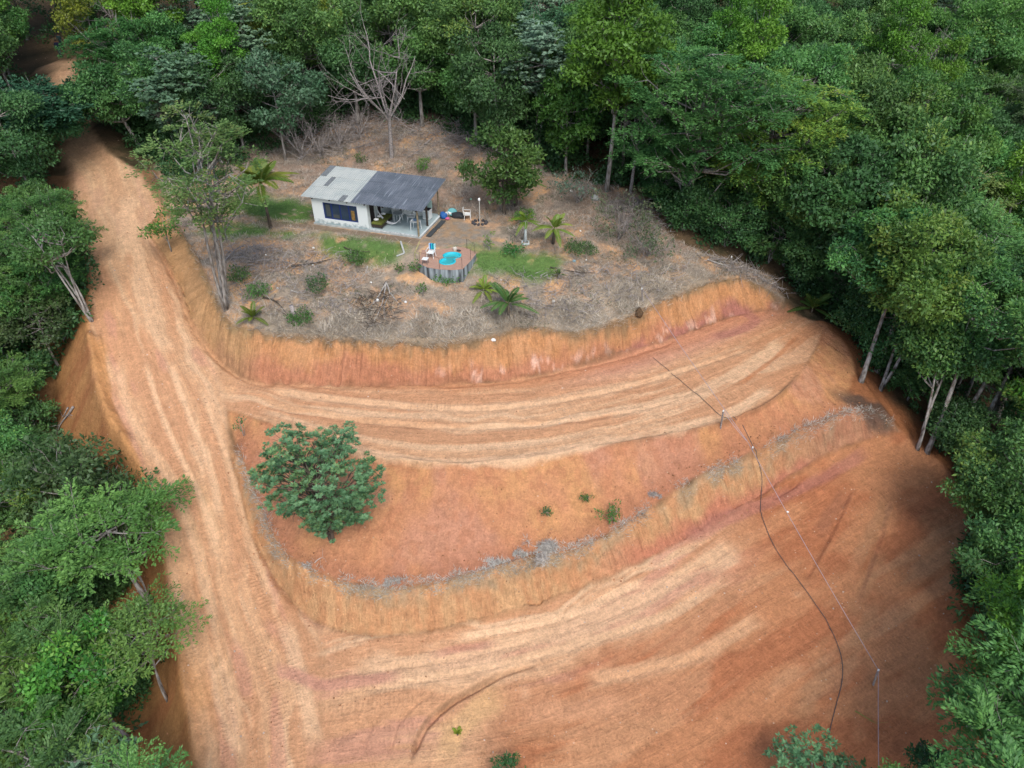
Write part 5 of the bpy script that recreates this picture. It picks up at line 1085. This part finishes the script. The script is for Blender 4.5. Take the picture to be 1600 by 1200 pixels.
# hammock
hm = empty('hammock', HL(5.9, 1.4, .15), 'white hammock slung across the covered terrace', 'hammock', rz=HA)
A = Vector((-.9, -.2, 1.2)); B_ = Vector((1.25, -.3, 1.1)); mb = MB(); n = 22
for i in range(n + 1):
    t = i / n; c = A.lerp(B_, t) - Vector((0, 0, 1.03 * (1 - (2 * t - 1) ** 2) ** .8)); wv = .03 + .13 * math.sin(math.pi * t) ** .8
    for j in range(7): s_ = (j - 3) / 3; mb.v.append(c + Vector((0, wv * s_, .10 * s_ * s_ * math.sin(math.pi * t))))
for i in range(n):
    for j in range(6): a = i * 7 + j; mb.f.append((a, a + 1, a + 8, a + 7))
o = mb.build('cloth', plain('white_cloth', (.8,.82,.82), .9), hm, True); sm = o.modifiers.new('s', 'SOLIDIFY'); sm.thickness = .012
MB().tube([A, A + Vector((-.08, 0, .35))], .012, 5).build('rope', PLAST, hm); MB().tube([B_, B_ + Vector((.5, .1, .62))], .012, 5).build('rope', PLAST, hm)
e = table(HT('white_table', 8.25, 1.1, .15, 'small square white table between the front post and the dark post', 'table'), .72, .6, .72, PLAST, PLAST, .028)
def lump(name, loc, sc, mat, label, cat, seed=0):
    r = np.random.RandomState(seed); bm = bmesh.new(); bmesh.ops.create_icosphere(bm, subdivisions=3, radius=1)
    for v in bm.verts: k = 1 + .35 * (vn(v.co.x * 2 + seed, v.co.y * 2 + v.co.z * 2, seed) - .5) * 1.6; v.co = Vector((v.co.x * sc[0], v.co.y * sc[1], max(v.co.z, -.55) * sc[2])) * k
    me = bpy.data.meshes.new(name); bm.to_mesh(me); bm.free(); me.materials.append(mat); me.polygons.foreach_set('use_smooth', np.ones(len(me.polygons), bool)); o = obj(name, me, loc=loc); return tag(o, label, cat)
lump('basin', HL(8.2, 1.15, .94), (.2, .16, .09), plain('blue_grey_plastic', (.12,.2,.3), .4), 'blue grey bowl on the small white table', 'bowl', 2)
lump('cloth_bundle', HL(8.02, .98, .94), (.12, .1, .08), PLAST, 'crumpled white cloth on the small white table', 'cloth', 3)
e = HT('stove', 8.35, 3.2, .15, 'white stove with a pale mint back panel at the rear right of the terrace', 'stove')
MB().box(-.3, .3, -.3, .3, .05, .82).build('body', PLAST, e, bevel=.02); MB().box(-.27, .27, -.32, -.302, .2, .7).build('oven_door', plain('oven_glass', (.5,.55,.55), .3), e); MB().box(-.28, .28, -.26, .26, .822, .845).build('cooktop', DARKIN, e)
MB().box(-.32, .32, .30, .34, .83, 1.45).build('back_panel', plain('mint_panel', (.42,.60,.56), .6), e); MB().lathe([(.12, .85), (.13, 1.0), (.12, 1.02)], (-.12, .05, 0)).build('pot', plain('olive_pot', (.2,.22,.05), .5), e); MB().lathe([(.1, .85), (.1, .95)], (.14, -.05, 0)).build('pot', DARKIN, e)
for x, y, lab in ((9.55, 1.15, 'dark rubber mat lying nearer the pool beside the white kerb'), (9.6, 2.75, 'dark rubber mat lying farther back beside the white kerb')):
    e = HT('door_mat', x, y, 0, lab, 'mat'); MB().box(-.2, .2, -.75, .75, .03, .06).build('mat', plain('rubber', (.07,.08,.085), .9, .4, 20), e)
BLU = plain('blue_bag', (.02,.12,.38), .6, .3)
lump('blue_bag', HL(9.4, 4.0, .2), (.28, .25, .35), BLU, 'bright blue bag at the rear right corner of the terrace', 'bag', 4)
lump('pink_cloth', HL(9.8, 3.85, .08), (.18, .14, .12), plain('pink', (.55,.12,.25), .8), 'small pink cloth on the ground beside the blue bag', 'cloth', 5)
lump('white_bag', HL(9.55, 4.6, .15), (.28, .2, .22), PLAST, 'crumpled white bag between the blue bag and the round basin', 'bag', 6)
o = MB().lathe([(.24, 0), (.36, .26), (.39, .27), (.34, .26), (.22, .04)], sides=20).build('wash_basin', plain('sea_green_plastic', (.12,.36,.38), .45), None, True); o.location = HL(9.85, 4.75, .12); o.rotation_euler = (.5, .2, 0); tag(o, 'round sea green basin leaning on the dark heap', 'basin')
lump('tarp_heap', HL(10.5, 4.6, .10), (.6, .36, .28), plain('dark_tarp', (.035,.04,.045), .7, .4), 'dark heap under a tarp right of the house', 'heap', 7)
plastic_chair(11.3, 4.45, 0, 1.9, 'white plastic chair tipped near the dark heap right of the house')
# tap post
e = empty('garden_post', HL(12.5, 4.0, 0)[:2] + (float(ground(*HL(12.5, 4.0)[:2])),), 'thin white post with a pale lamp head rising from a dark stone ring', 'post')
MB().tube([(0, 0, -.2), (.02, 0, 1.85)], .035, 8).build('pole', plain('post_white', (.5,.5,.46), .8, .3), e); MB().lathe([(.03, 1.85), (.09, 1.9), (.1, 2.02), (.04, 2.1)], sides=12).build('lamp_head', PLAST, e)
st_ = MB()
for k in range(11): a = k * .57; st_.box(-.13, .13, -.09, .09, 0, .16, Matrix.Translation((.55 * math.cos(a), .42 * math.sin(a), -.02)) @ Matrix.Rotation(a, 4, 'Z'))
st_.build('stone_ring', plain('dark_stone', (.08,.08,.085), .9, .4), e, bevel=.03)
# ------------------------------------------------------------------ pool deck
DPX = [(661,384),(654,411),(668,418),(686,421),(707,422),(723,420.5),(737,406),(744,396),(731,388),(705,383)]
dpoly = [P(u, v, -.08)[:2] for u, v in DPX]; dc = np.mean(dpoly, 0)
dk = empty('pool_deck', (dc[0], dc[1], -.08), 'terracotta paved pool deck held up by a stained concrete wall', 'deck')
dl = [(q[0] - dc[0], q[1] - dc[1]) for q in dpoly]
c1_ = np.array(P(706.5, 399, -.06)[:2]) - dc; c2_ = np.array(P(699, 408.5, -.06)[:2]) - dc
ax = unit(c2_ - c1_); L12 = np.linalg.norm(c2_ - c1_)
def pool_outline(off, n=44):
    out = []
    for k in range(n):                       # union of two ellipses, traced by radius from their common middle
        a = 2 * math.pi * k / n; dd = np.array([math.cos(a), math.sin(a)]); m_ = (c1_ + c2_) / 2; best = 0
        for c, ra, rb in ((c1_, .66 + off, .50 + off), (c2_, .58 + off, .50 + off)):
            for r_ in np.linspace(.05, 2.2, 90):
                q = m_ + dd * r_ - c
                if (q[0] / ra) ** 2 + (q[1] / rb) ** 2 <= 1: best = max(best, r_)
        out.append(m_ + dd * max(best, .3 + off))
    out = np.array(out)
    for _ in range(2): out = (np.roll(out, 1, 0) + 2 * out + np.roll(out, -1, 0)) / 4
    return out
inn = pool_outline(0.0); 
bm = bmesh.new(); ed = []
for loop in (dl, inn):
    vs = [bm.verts.new((q[0], q[1], 0)) for q in loop]; ed += [bm.edges.new((vs[i], vs[(i+1) % len(vs)])) for i in range(len(vs))]
bmesh.ops.triangle_fill(bm, edges=ed, use_beauty=True); bmesh.ops.recalc_face_normals(bm, faces=bm.faces)
if sum(f.normal.z for f in bm.faces) < 0: bmesh.ops.reverse_faces(bm, faces=bm.faces)
def tile_mat():
    m, t, b, N, K = newmat('terracotta'); b.inputs['Roughness'].default_value = .85; tc = N('TexCoord'); br = N('TexBrick'); br.inputs['Scale'].default_value = 4; br.inputs['Color1'].default_value = (.44,.23,.15,1); br.inputs['Color2'].default_value = (.33,.17,.115,1); br.inputs['Mortar'].default_value = (.40,.32,.26,1)
    br.inputs['Mortar Size'].default_value = .03; mp = N('Mapping'); mp.inputs['Rotation'].default_value = (0, 0, .3); K(tc.outputs['Object'], mp.inputs[0]); K(mp.outputs[0], br.inputs['Vector']); K(br.outputs[0], b.inputs['Base Color']); return m
me = bpy.data.meshes.new('paving'); bm.to_mesh(me); bm.free(); me.materials.append(tile_mat()); obj('paving', me, dk)
mb = MB(); nn = len(dl)
for i in range(nn):
    a, b_ = np.array(dl[i]), np.array(dl[(i+1) % nn]); n_ = unit(np.array([b_[1]-a[1], a[0]-b_[0]])) ; n_ = n_ if np.dot(n_, (a + b_) / 2) > 0 else -n_
    k = len(mb.v); mb.v += [Vector((*(a - n_*.16), -.012)), Vector((*(b_ - n_*.16), -.012)), Vector((*b_, -.012)), Vector((*a, -.012)), Vector((*(a - n_*.16), -2.6)), Vector((*(b_ - n_*.16), -2.6)), Vector((*b_, -2.6)), Vector((*a, -2.6))]
    mb.f += [tuple(k + j for j in q) for q in ((0,1,2,3),(3,2,6,7),(0,4,5,1))]
def stain_mat():
    m, t, b, N, K = newmat('stained_concrete'); b.inputs['Roughness'].default_value = .9; tc = N('TexCoord'); mp = N('Mapping'); mp.inputs['Scale'].default_value = (3.2, 3.2, .35); K(tc.outputs['Object'], mp.inputs[0]); n = N('TexNoise'); n.inputs['Scale'].default_value = 1; n.inputs['Detail'].default_value = 5; K(mp.outputs[0], n.inputs['Vector'])
    cr = N('ValToRGB'); e_ = cr.color_ramp.elements; e_[0].position = .38; e_[0].color = (.045,.05,.055,1); e_[1].position = .62; e_[1].color = (.36,.42,.45,1); K(n.outputs[0], cr.inputs[0]); K(cr.outputs[0], b.inputs['Base Color']); return m
mb.build('wall', stain_mat(), dk)
pl_ = empty('plunge_pool', (dc[0], dc[1], -.08), 'turquoise figure eight plunge pool sunk in the terracotta deck', 'pool')
TQ = plain('turquoise_shell', (.03,.50,.60), .3, .1); o1 = pool_outline(.07); o2 = pool_outline(-.03); o3 = pool_outline(-.14)
mb = MB(); K_ = len(inn)
for lp, z in ((o1, .006), (o1, .05), (inn, .06), (o2, .03), (o2, -.2), (o3, -.26), (o3, -.75)): mb.v += [Vector((q[0], q[1], z)) for q in lp]
for r_ in range(6):
    for i in range(K_): a = r_*K_ + i; b_ = r_*K_ + (i+1) % K_; mb.f.append((a, b_, b_ + K_, a + K_))
mb.f.append(tuple(6*K_ + i for i in range(K_))); mb.build('shell', TQ, pl_, True)
m, t, b, N, K = newmat('pool_water'); b.inputs['Base Color'].default_value = (.10,.72,.78,1); b.inputs['Roughness'].default_value = .05; b.inputs['Transmission Weight'].default_value = .55; b.inputs['IOR'].default_value = 1.33
nz = N('TexNoise'); nz.inputs['Scale'].default_value = 5; bp = N('Bump'); bp.inputs['Strength'].default_value = .3; bp.inputs['Distance'].default_value = .02; K(nz.outputs[0], bp.inputs['Height']); K(bp.outputs[0], b.inputs['Normal'])
mb = MB(); mb.v = [Vector((q[0], q[1], -.12)) for q in pool_outline(-.035)]; mb.f = [tuple(range(K_))]; mb.build('water', m, pl_)
def rod(name, pts, r_, mat, parent=None, sides=6): return MB().tube(pts, r_, sides).build(name, mat, parent)
rl = empty('railing', (dc[0], dc[1], -.08), 'thin rusty railing round the outer edge of the pool deck', 'railing')
RP_ = [dl[1], dl[3], dl[5], dl[6], dl[7], dl[8]]; RUST = plain('rusty_rod', (.16,.12,.09), .8, .4)
RP_ = [(q[0] * .955, q[1] * .93) for q in RP_]
for q in RP_: rod('post', [(q[0], q[1], 0), (q[0], q[1], .85)], .017, RUST, rl)
rod('rail', [(q[0], q[1], .85) for q in RP_[:3]], .012, RUST, rl); rod('rail', [(q[0], q[1], .84) for q in RP_[3:]], .028, WOOD, rl)
def deckp(u, v): q = P(u, v, -.08); return (q[0], q[1], -.078)
ch = plastic_chair(0, 0, 0, -.25, 'white plastic armchair with a striped towel on its back beside the pool', world=deckp(674, 402))
mb = MB(); 
for k, (x0, mat_) in enumerate(((-.2, (.02,.10,.42)), (-.07, (.02,.42,.52)), (.06, (.35,.62,.68)))): pass
tw = empty('beach_towel', deckp(674, 402), 'blue and turquoise striped towel hung over the poolside armchair', 'towel', rz=-.25)
for x0, c in ((-.22, (.45,.6,.75)), (-.13, (.015,.10,.40)), (-.04, (.02,.45,.50)), (.05, (.01,.10,.25)), (.10, (.03,.45,.52)), (.18, (.45,.66,.70))):
    MB().box(x0, x0 + .088, .20, .36, .55, .965).build('stripe', plain('towel', c, .95), tw)
e = table(empty('side_table', deckp(665, 412), 'small white table with dark legs beside the poolside armchair', 'table', rz=-.2), .42, .42, .42, PLAST, METAL, .018)
lump('cloth_bundle', deckp(711, 391)[:2] + (.03,), (.17, .13, .17), plain('off_white', (.62,.58,.5), .9, .3), 'pale cloth bundle on the far rim of the plunge pool', 'cloth', 11)
lump('dark_sandals', deckp(717, 392.5)[:2] + (-.03,), (.16, .1, .06), plain('dark_rubber', (.05,.04,.04), .8), 'dark pair of sandals beside the pale cloth bundle', 'sandals', 12)
e = empty('wooden_handrail', hit(648, 413), 'yellowish wooden handrail going down the lawn at the left of the pool deck', 'handrail')
x0, y0, z0 = hit(648, 413); q2 = P(656, 377, .6); q1 = P(648, 394, .05)
YW = plain('yellow_wood', (.38,.35,.16), .8, .3)
rod('post', [(0, 0, -.2), (q1[0]-x0, q1[1]-y0, q1[2]-z0)], .03, YW, e); rod('rail', [(q1[0]-x0, q1[1]-y0, q1[2]-z0), (q2[0]-x0, q2[1]-y0, q2[2]-z0)], .045, YW, e); q3 = P(655, 397, .0); rod('brace', [(q1[0]-x0, q1[1]-y0, q1[2]-z0), (q3[0]-x0, q3[1]-y0, q3[2]-z0)], .03, YW, e)
# ------------------------------------------------------------------ cut wood, stumps, fallen branches
def lying(px_lines, rad, label, cat='branch', name='fallen_branch', mat=M_DEAD, lift=.06, arch=0):
    allp = [[np.array(hit(*p)) for p in L] for L in px_lines]; o0 = allp[0][0]; mb = MB(); r = np.random.RandomState(int(o0[0] * 10) % 1000)
    for j, L in enumerate(allp):
        c = catmull(L, 4); n = len(c); rr = rad * (1 if j == 0 else .7)
        c = [tuple(q - o0 + np.array([0, 0, lift + arch * math.sin(math.pi * i / (n - 1)) + rr])) for i, q in enumerate(c)]
        mb.tube(c, [rr * (1 - .75 * i / (n - 1)) for i in range(n)], 6)
        for k in range(4):
            i = r.randint(1, n); d = unit(r.normal(size=3) * (1, 1, .3) + (0, 0, .35)); a = np.array(c[i]); mb.tube([a, a + d * rad * 7, a + (d + r.normal(size=3) * .3) * rad * 13], [rr * .3, rr * .2, .005], 3, False)
    o = mb.build(name, mat, None, True); o.location = o0; return tag(o, label, cat)
PALEW = plain('bleached_wood', (.50,.47,.43), .9, .3)
lying([[(604,446),(592,468),(577,487)],[(604,446),(598,476),(588,500),(571,525)],[(604,446),(609,462),(601,482),(601,503)],[(610,462),(625,480)]], .06, 'big forked bleached branch on the dry slope left of the pool', mat=PALEW, lift=.15)
lying([[(350,413),(374,396),(396,396),(414,424)],[(396,396),(430,392),(446,388)]], .05, 'arched grey dead palm fronds beside the thin crowned tree', arch=.35)
lying([[(455,419),(490,414),(522,407)]], .08, 'dark knotted log lying across the slope below the left wall of the house', mat=M_BARKD)
lying([[(412,468),(431,474),(446,490),(450,506)]], .07, 'dark curved branch above the grey stump', mat=M_BARKD)
lying([[(455,457),(470,461),(480,459)]], .06, 'short bleached stick on the slope above the stump', mat=PALEW)
lying([[(538,389),(550,393),(578,396)]], .05, 'dark branch with one pale end on the front edge of the lawn', mat=M_BARKD)
lying([[(575,418),(573,425),(569,433)]], .045, 'pale bleached stick standing out left of the forked branch', mat=PALEW)
lying([[(116,639),(108,651),(96,668),(88,690)],[(108,640),(100,655)]], .10, 'grey uprooted root at the foot of the orange fill left of the road')
lying([[(665,228),(672,222),(678,218)]], .1, 'short grey log on the cleared slope behind the dark half of the roof')
lying([[(1105,408),(1120,414),(1137,419)]], .08, 'pale fallen trunk at the forest edge above the right end of the bank', mat=PALEW)
lying([[(860,420),(900,428),(935,430)]], .05, 'dark thin branch on the slope right of the palm seedling', mat=M_BARKD)
lying([[(492,881),(498,877),(505,873)]], .03, 'thin pale stick at the lower left of the orange slope', mat=PALEW)
lying([[(1335,1113),(1350,1122),(1366,1132)]], .045, 'yellow green bamboo pole lying on the red soil near the lower right', 'pole', 'bamboo_pole', plain('bamboo', (.32,.30,.08), .6, .3), .0)
lying([[(200,890),(225,915),(238,948)]], .11, 'bent pale trunk leaning from the left roadside trees', 'branch', 'fallen_branch', PALEW, .2, .5)
x0, y0, z0 = hit(461, 503); o = MB().tube([(0,0,-.2),(.0,.02,.5),(-.03,.05,1.25)], [.2, .16, .15], 9).build('tree_stump', M_DEAD, None, True); o.location = (x0, y0, z0); tag(o, 'upright grey tree stump at the edge of the cut bank', 'stump')
x0, y0, z0 = hit(998, 494); o = lump('earth_clod', (x0, y0, z0 + .2), (.28, .25, .45), plain('dark_clod', (.12,.075,.04), .95, .4), 'dark brown root clod stuck in the face of the cut bank', 'clod', 9)
e = empty('drain_pipe', hit(632, 398), 'pale L shaped pipe standing at the front edge of the lawn', 'pipe'); x0, y0, z0 = e.location
CP_ = plain('grey_pvc', (.42,.44,.42), .6, .2); q = P(626, 377, .35); rod('pipe', [(0, 0, .06), (q[0]-x0, q[1]-y0, q[2]-z0)], .07, CP_, e, 8); q = hit(620, 402.5); rod('pipe', [(0, 0, .06), (q[0]-x0, q[1]-y0, q[2]-z0+.06)], .06, CP_, e, 8)
for u, v, s_, lab in [(771,533,.16,'white cone shaped bag stuck at the top of the cut bank face'),(634,473,.11,'white plastic sheet on the dry slope below the pool creeper'),(590,471,.16,'white rag hanging in the big forked branch'),
    (416,400,.09,'white scrap beside the dead palm fronds'),(490,388,.10,'white scraps at the left front corner of the lawn'),(434,452,.08,'white scrap in dry grass right of the young edge palm'),(489,415,.07,'white scrap beside the dark knotted log'),
    (580,443,.08,'white scrap left of the forked branch'),(865,472,.12,'white scrap in dry grass right of the edge palm'),(783,438,.06,'tiny white scrap right of the yellowish palm'),(916,407,.07,'white scrap in the scrub right of the palms'),
    (907,362,.08,'white scrap below the half bare shrub'),(736,312,.10,'pale green scrap on the slope behind the garden post'),(893,300,.14,'white rag behind the rightmost terrace palm'),(930,313,.35,'pale sheet metal scrap at the forest edge behind the shrub'),
    (897,410,.14,'blue grey bucket on the slope right of the palm seedling')]:
    x, y, z = hit(u, v); lump('scrap', (x, y, z + s_ * .4), (s_, s_ * .7, s_ * .8), CP_ if s_ == .35 else plain('blue_grey', (.2,.33,.38), .6) if u == 897 else plain('mint', (.35,.55,.42), .6) if u == 736 else PLAST, lab, 'scrap', int(u) % 50)
# white painted stones round the white trunked palm
x0, y0, z0 = hit(821, 381); mb = MB()
for k in range(4): a = k * 1.57; mb.box(-.22, .22, -.05, .05, 0, .14, Matrix.Translation((.25*math.cos(a), .25*math.sin(a), -.02)) @ Matrix.Rotation(a + 1.57, 4, 'Z'))
o = mb.build('planter_border', plain('whitewash', (.55,.62,.62), .8, .3)); o.location = (x0, y0, z0); tag(o, 'square whitewashed border round the foot of the white trunked palm', 'border')
# ------------------------------------------------------------------ hose, posts and wires
def hose(px, r_, mat, label, cat, name, n=6, zf=.04):
    c = catmull([np.array(hit(*p)) for p in px], n); o0 = c[0].copy(); c[:, 2] = ground(c[:, 0], c[:, 1]) + zf; o = MB().tube([tuple(q - o0) for q in c], r_, 6).build(name, mat, None, True); o.location = o0; return tag(o, label, cat)
BH = plain('black_hose', (.08,.075,.075), .5)
hose([(1160,665),(1176,700),(1186,730),(1190,760),(1188,800),(1200,835),(1220,872),(1245,905),(1270,940),(1290,970),(1306,1002),(1315,1035),(1315,1065),(1308,1095),(1300,1125),(1293,1158)], .020, BH, 'long black hose lying down the banks and across the red platform', 'hose', 'hose')
hose([(1020,560),(1050,586),(1080,610),(1105,632),(1128,652),(1150,660)], .016, BH, 'shorter black hose crossing the upper road to the wooden post', 'hose', 'hose')
def post(px_b, px_t, h, label, r_=.055):
    b = hit(*px_b); z = b[2] + h; t = P(px_t[0], px_t[1], z); e = empty('utility_post', b, label, 'post'); rod('pole', [(0, 0, -.3), (t[0]-b[0], t[1]-b[1], h)], r_, M_DEAD, e, 8)
    rod('insulator', [(t[0]-b[0], t[1]-b[1], h), (t[0]-b[0], t[1]-b[1], h + .1)], .05, PLAST, e, 8); return (t[0], t[1], z + .06)
tA = post((1126,669), (1130,643), 1.35, 'grey wooden post at the outer edge of the upper road'); tB = post((1364,1073), (1372,1048), 1.15, 'grey wooden post standing on the red platform at the lower right')
tC = post((1005,470), (1003,452), 1.0, 'short wooden post in dry grass above the cut bank'); tD = post((1143,418), (1143,402), 1.0, 'thin yellowish stake at the top right corner of the terrace', .04)
post((1176,712), (1176,700), .5, 'short stake on the crest of the lower bank under the wires', .04)
WR = plain('pale_wire', (.36,.30,.32), .5)
def wire(a, b, sag, label, r_=.018, n=14, side=0):
    a, b = np.array(a), np.array(b); pts = []
    for i in range(n + 1): t = i / n; q = a + (b - a) * t; q[2] -= sag * 4 * t * (1 - t); q[0] += side * 4 * t * (1 - t); pts.append(tuple(q - a))
    o = MB().tube(pts, r_, 5).build('wire', WR, None, True); o.location = a; tag(o, label, 'wire')
mid_ = P(1168, 690, -5.0)
wire(tB, mid_, .12, 'pale straight wire from the platform post up to the lower bank crest'); wire(mid_, tC, .1, 'pale wire crossing above the upper road towards the short post')
wire(tB, P(1373, 1205, -10.9), .05, 'pale wire running down from the platform post to the bottom edge'); wire(tA, mid_, .1, 'short pale wire from the roadside post to the bank crest')
lump('wire_knot', tuple(np.array(tB) + (np.array(mid_) - np.array(tB)) * .66), (.07, .05, .05), PLAST, 'small white rag tied on the long pale wire', 'rag', 21)
# ------------------------------------------------------------------ loose stones and clods, a few individually visible rocks
def rocks(n, region, smin, smax, label, mat, seed, bx):
    r = np.random.RandomState(seed); V_, F_ = [], []; bm = bmesh.new(); bmesh.ops.create_icosphere(bm, subdivisions=1, radius=1); bv = np.array([v.co[:] for v in bm.verts]); bf = np.array([[v.index for v in f.verts] for f in bm.faces]); bm.free()
    X = r.uniform(bx[0], bx[1], n); Y = r.uniform(bx[2], bx[3], n); k = r.rand(n) < region(X, Y); X, Y = X[k], Y[k]; Z = ground(X, Y)
    for i in range(len(X)):
        s_ = smin + (smax - smin) * r.rand() ** 4; V_.append(bv * (1 + .35 * r.normal(size=(len(bv), 1)) * .5) * s_ * r.uniform(.6, 1.2, 3) + np.array([X[i], Y[i], Z[i]])); F_.append(bf + i * len(bv))
    me = mesh_np('stones', np.concatenate(V_), np.concatenate(F_), mat); return tag(obj('stones', me), label, 'stones', kind='stuff')
CL1 = plain('soil_clods', (.40,.20,.10), .95, .4, 1.5, col2=(.20,.09,.045)); CL2 = plain('pale_stones', (.62,.48,.38), .9, .4, 1.5)
nzr = fbm(GX * .7, GY * .7, 181, 4)
rocks(30000, gmask(M_emb * np.clip(sstep(1.6, .2, dB4 + (n2 - .5) * 1.5) * .8 + .02, 0, 1)), .012, .075, 'loose soil clods at the foot of the orange slope', CL1, 1, (-20, 26, 24, 42))
rocks(26000, gmask(np.maximum.reduce([M_L, M_low, M_r1, M_rim, M_fill]) * sstep(.52, .66, nzr) * .35), .01, .06, 'loose clods scattered over the roads', CL1, 2, (-32, 30, 10, 60))
dB2_ = dist_line(GX, GY, np.array([q[:2] for q in wB2]))[0]; dB5_ = dist_line(GX, GY, np.array([q[:2] for q in wB5]))[0]
rocks(38000, gmask(sstep(.7, .1, np.minimum(dB2_, dB5_) + (n2 - .5) * .9) * .55 * (M_L < 2)), .012, .085, 'crumbled soil along the foot of the cut banks', plain('soil_crumbs', (.46,.24,.12), .95, .4, 1.5, col2=(.30,.14,.07)), 4, (-28, 28, 20, 58))
rocks(14000, gmask(np.maximum.reduce([M_L, M_low, M_r1]) * sstep(.5, .62, fbm(GX * .5, GY * .5, 182, 4)) * .3), .012, .075, 'small pale stones scattered over the roads', CL2, 3, (-32, 30, 10, 60))
# ------------------------------------------------------------------ people
def person(loc, rz, label, shirt, legs, skin=(.16,.08,.05), bagm=None, stride=.16):
    e = empty('person', loc, label, 'person', 'people walking on the upper road', rz)
    J = {'pel': (0,0,.95,.15), 'ab': (0,.0,1.12,.13), 'ch': (0,.01,1.32,.16), 'nk': (0,.0,1.49,.06), 'hd': (0,-.01,1.60,.095), 'ht': (0,0,1.70,.085)}
    Ed = [('pel','ab'),('ab','ch'),('ch','nk'),('nk','hd'),('hd','ht')]
    for s_, n in ((-1, 'l'), (1, 'r')):
        f = stride * s_
        J.update({'hip'+n: (s_*.095,0,.90,.095), 'kn'+n: (s_*.1,-f*.55-.02,.50,.062), 'an'+n: (s_*.1,-f,.09,.042), 'to'+n: (s_*.11,-f-.16,.035,.035),
                  'sh'+n: (s_*.19,.0,1.42,.065), 'el'+n: (s_*.25,f*.4+.02,1.14,.042), 'wr'+n: (s_*.25,f*.7-.06,.90,.03), 'ha'+n: (s_*.245,f*.75-.09,.80,.033)})
        for a_, b__ in (('pel','hip'+n),('hip'+n,'kn'+n),('kn'+n,'an'+n),('an'+n,'to'+n),('ch','sh'+n),('sh'+n,'el'+n),('el'+n,'wr'+n),('wr'+n,'ha'+n)): Ed.append((a_, b__))
        for k in range(5):
            fn = f'f{k}{n}'; hx_, hy_ = s_*.245, f*.75-.09
            J[fn] = (hx_ + (s_*-.035 if k == 0 else 0), hy_ + (k - 2) * .018 - .01, .80 - (.05 if k == 0 else (.085,.095,.10,.085)[k-1]), .009); Ed.append(('ha'+n, fn))
    names = list(J); me = bpy.data.meshes.new('body'); me.from_pydata([J[k][:3] for k in names], [(names.index(a), names.index(b)) for a, b in Ed], [])
    tmp = obj('body', me); sk = tmp.modifiers.new('skin', 'SKIN'); sb = tmp.modifiers.new('sub', 'SUBSURF'); sb.levels = 1; sb.render_levels = 1
    sv = me.skin_vertices[0].data
    for i, k in enumerate(names): sv[i].radius = (J[k][3],) * 2; sv[i].use_root = (k == 'pel')
    dg = bpy.context.evaluated_depsgraph_get(); me2 = bpy.data.meshes.new_from_object(tmp.evaluated_get(dg)); bpy.data.objects.remove(tmp)
    for c in (skin, shirt, legs, (.02,.015,.01)): me2.materials.append(plain('cloth', c, .9, .2, 12))
    for p_ in me2.polygons:
        z = p_.center.z; x = abs(p_.center.x); p_.use_smooth = True
        p_.material_index = 3 if (z < .09 or (z > 1.64 or (z > 1.58 and p_.center.y > .02))) else 2 if z < .93 and x < .2 else 1 if (.93 <= z < 1.47 and not (x > .2 and z < .98)) else 0
    obj('body', me2, e)
    h_ = MB(); h_.lathe([(.02, 1.735), (.07, 1.72), (.098, 1.67), (.10, 1.62)][::-1], (0, .015, 0), 12).build('hair', plain('hair', (.012,.01,.01), .8), e, True)
    f_ = MB()
    for s_ in (-1, 1): f_.box(s_*.035 - .013, s_*.035 + .013, -.112, -.098, 1.615, 1.63)
    f_.box(-.012, .012, -.125, -.10, 1.575, 1.605).box(-.03, .03, -.112, -.10, 1.545, 1.555).build('face', plain('features', (.05,.025,.02), .8), e)
    if bagm: bp_ = MB().box(-.15, .15, .12, .28, 1.02, 1.42).build('backpack', bagm, e, bevel=.04); 
    return e
for (u, v), rz, lab, a, b_, bg_ in (((96, 90), .2, 'nearer person in a dark navy jacket and grey trousers walking along the upper road', (.012,.018,.05), (.06,.08,.09), plain('navy_pack', (.01,.012,.03), .8)), ((99, 79), 2.9, 'farther person in a dark green top beyond the other walker', (.02,.05,.05), (.02,.025,.03), None)):
    x, y, z = hit(u, v); person((x, y, z), rz, lab, a, b_, bagm=bg_)
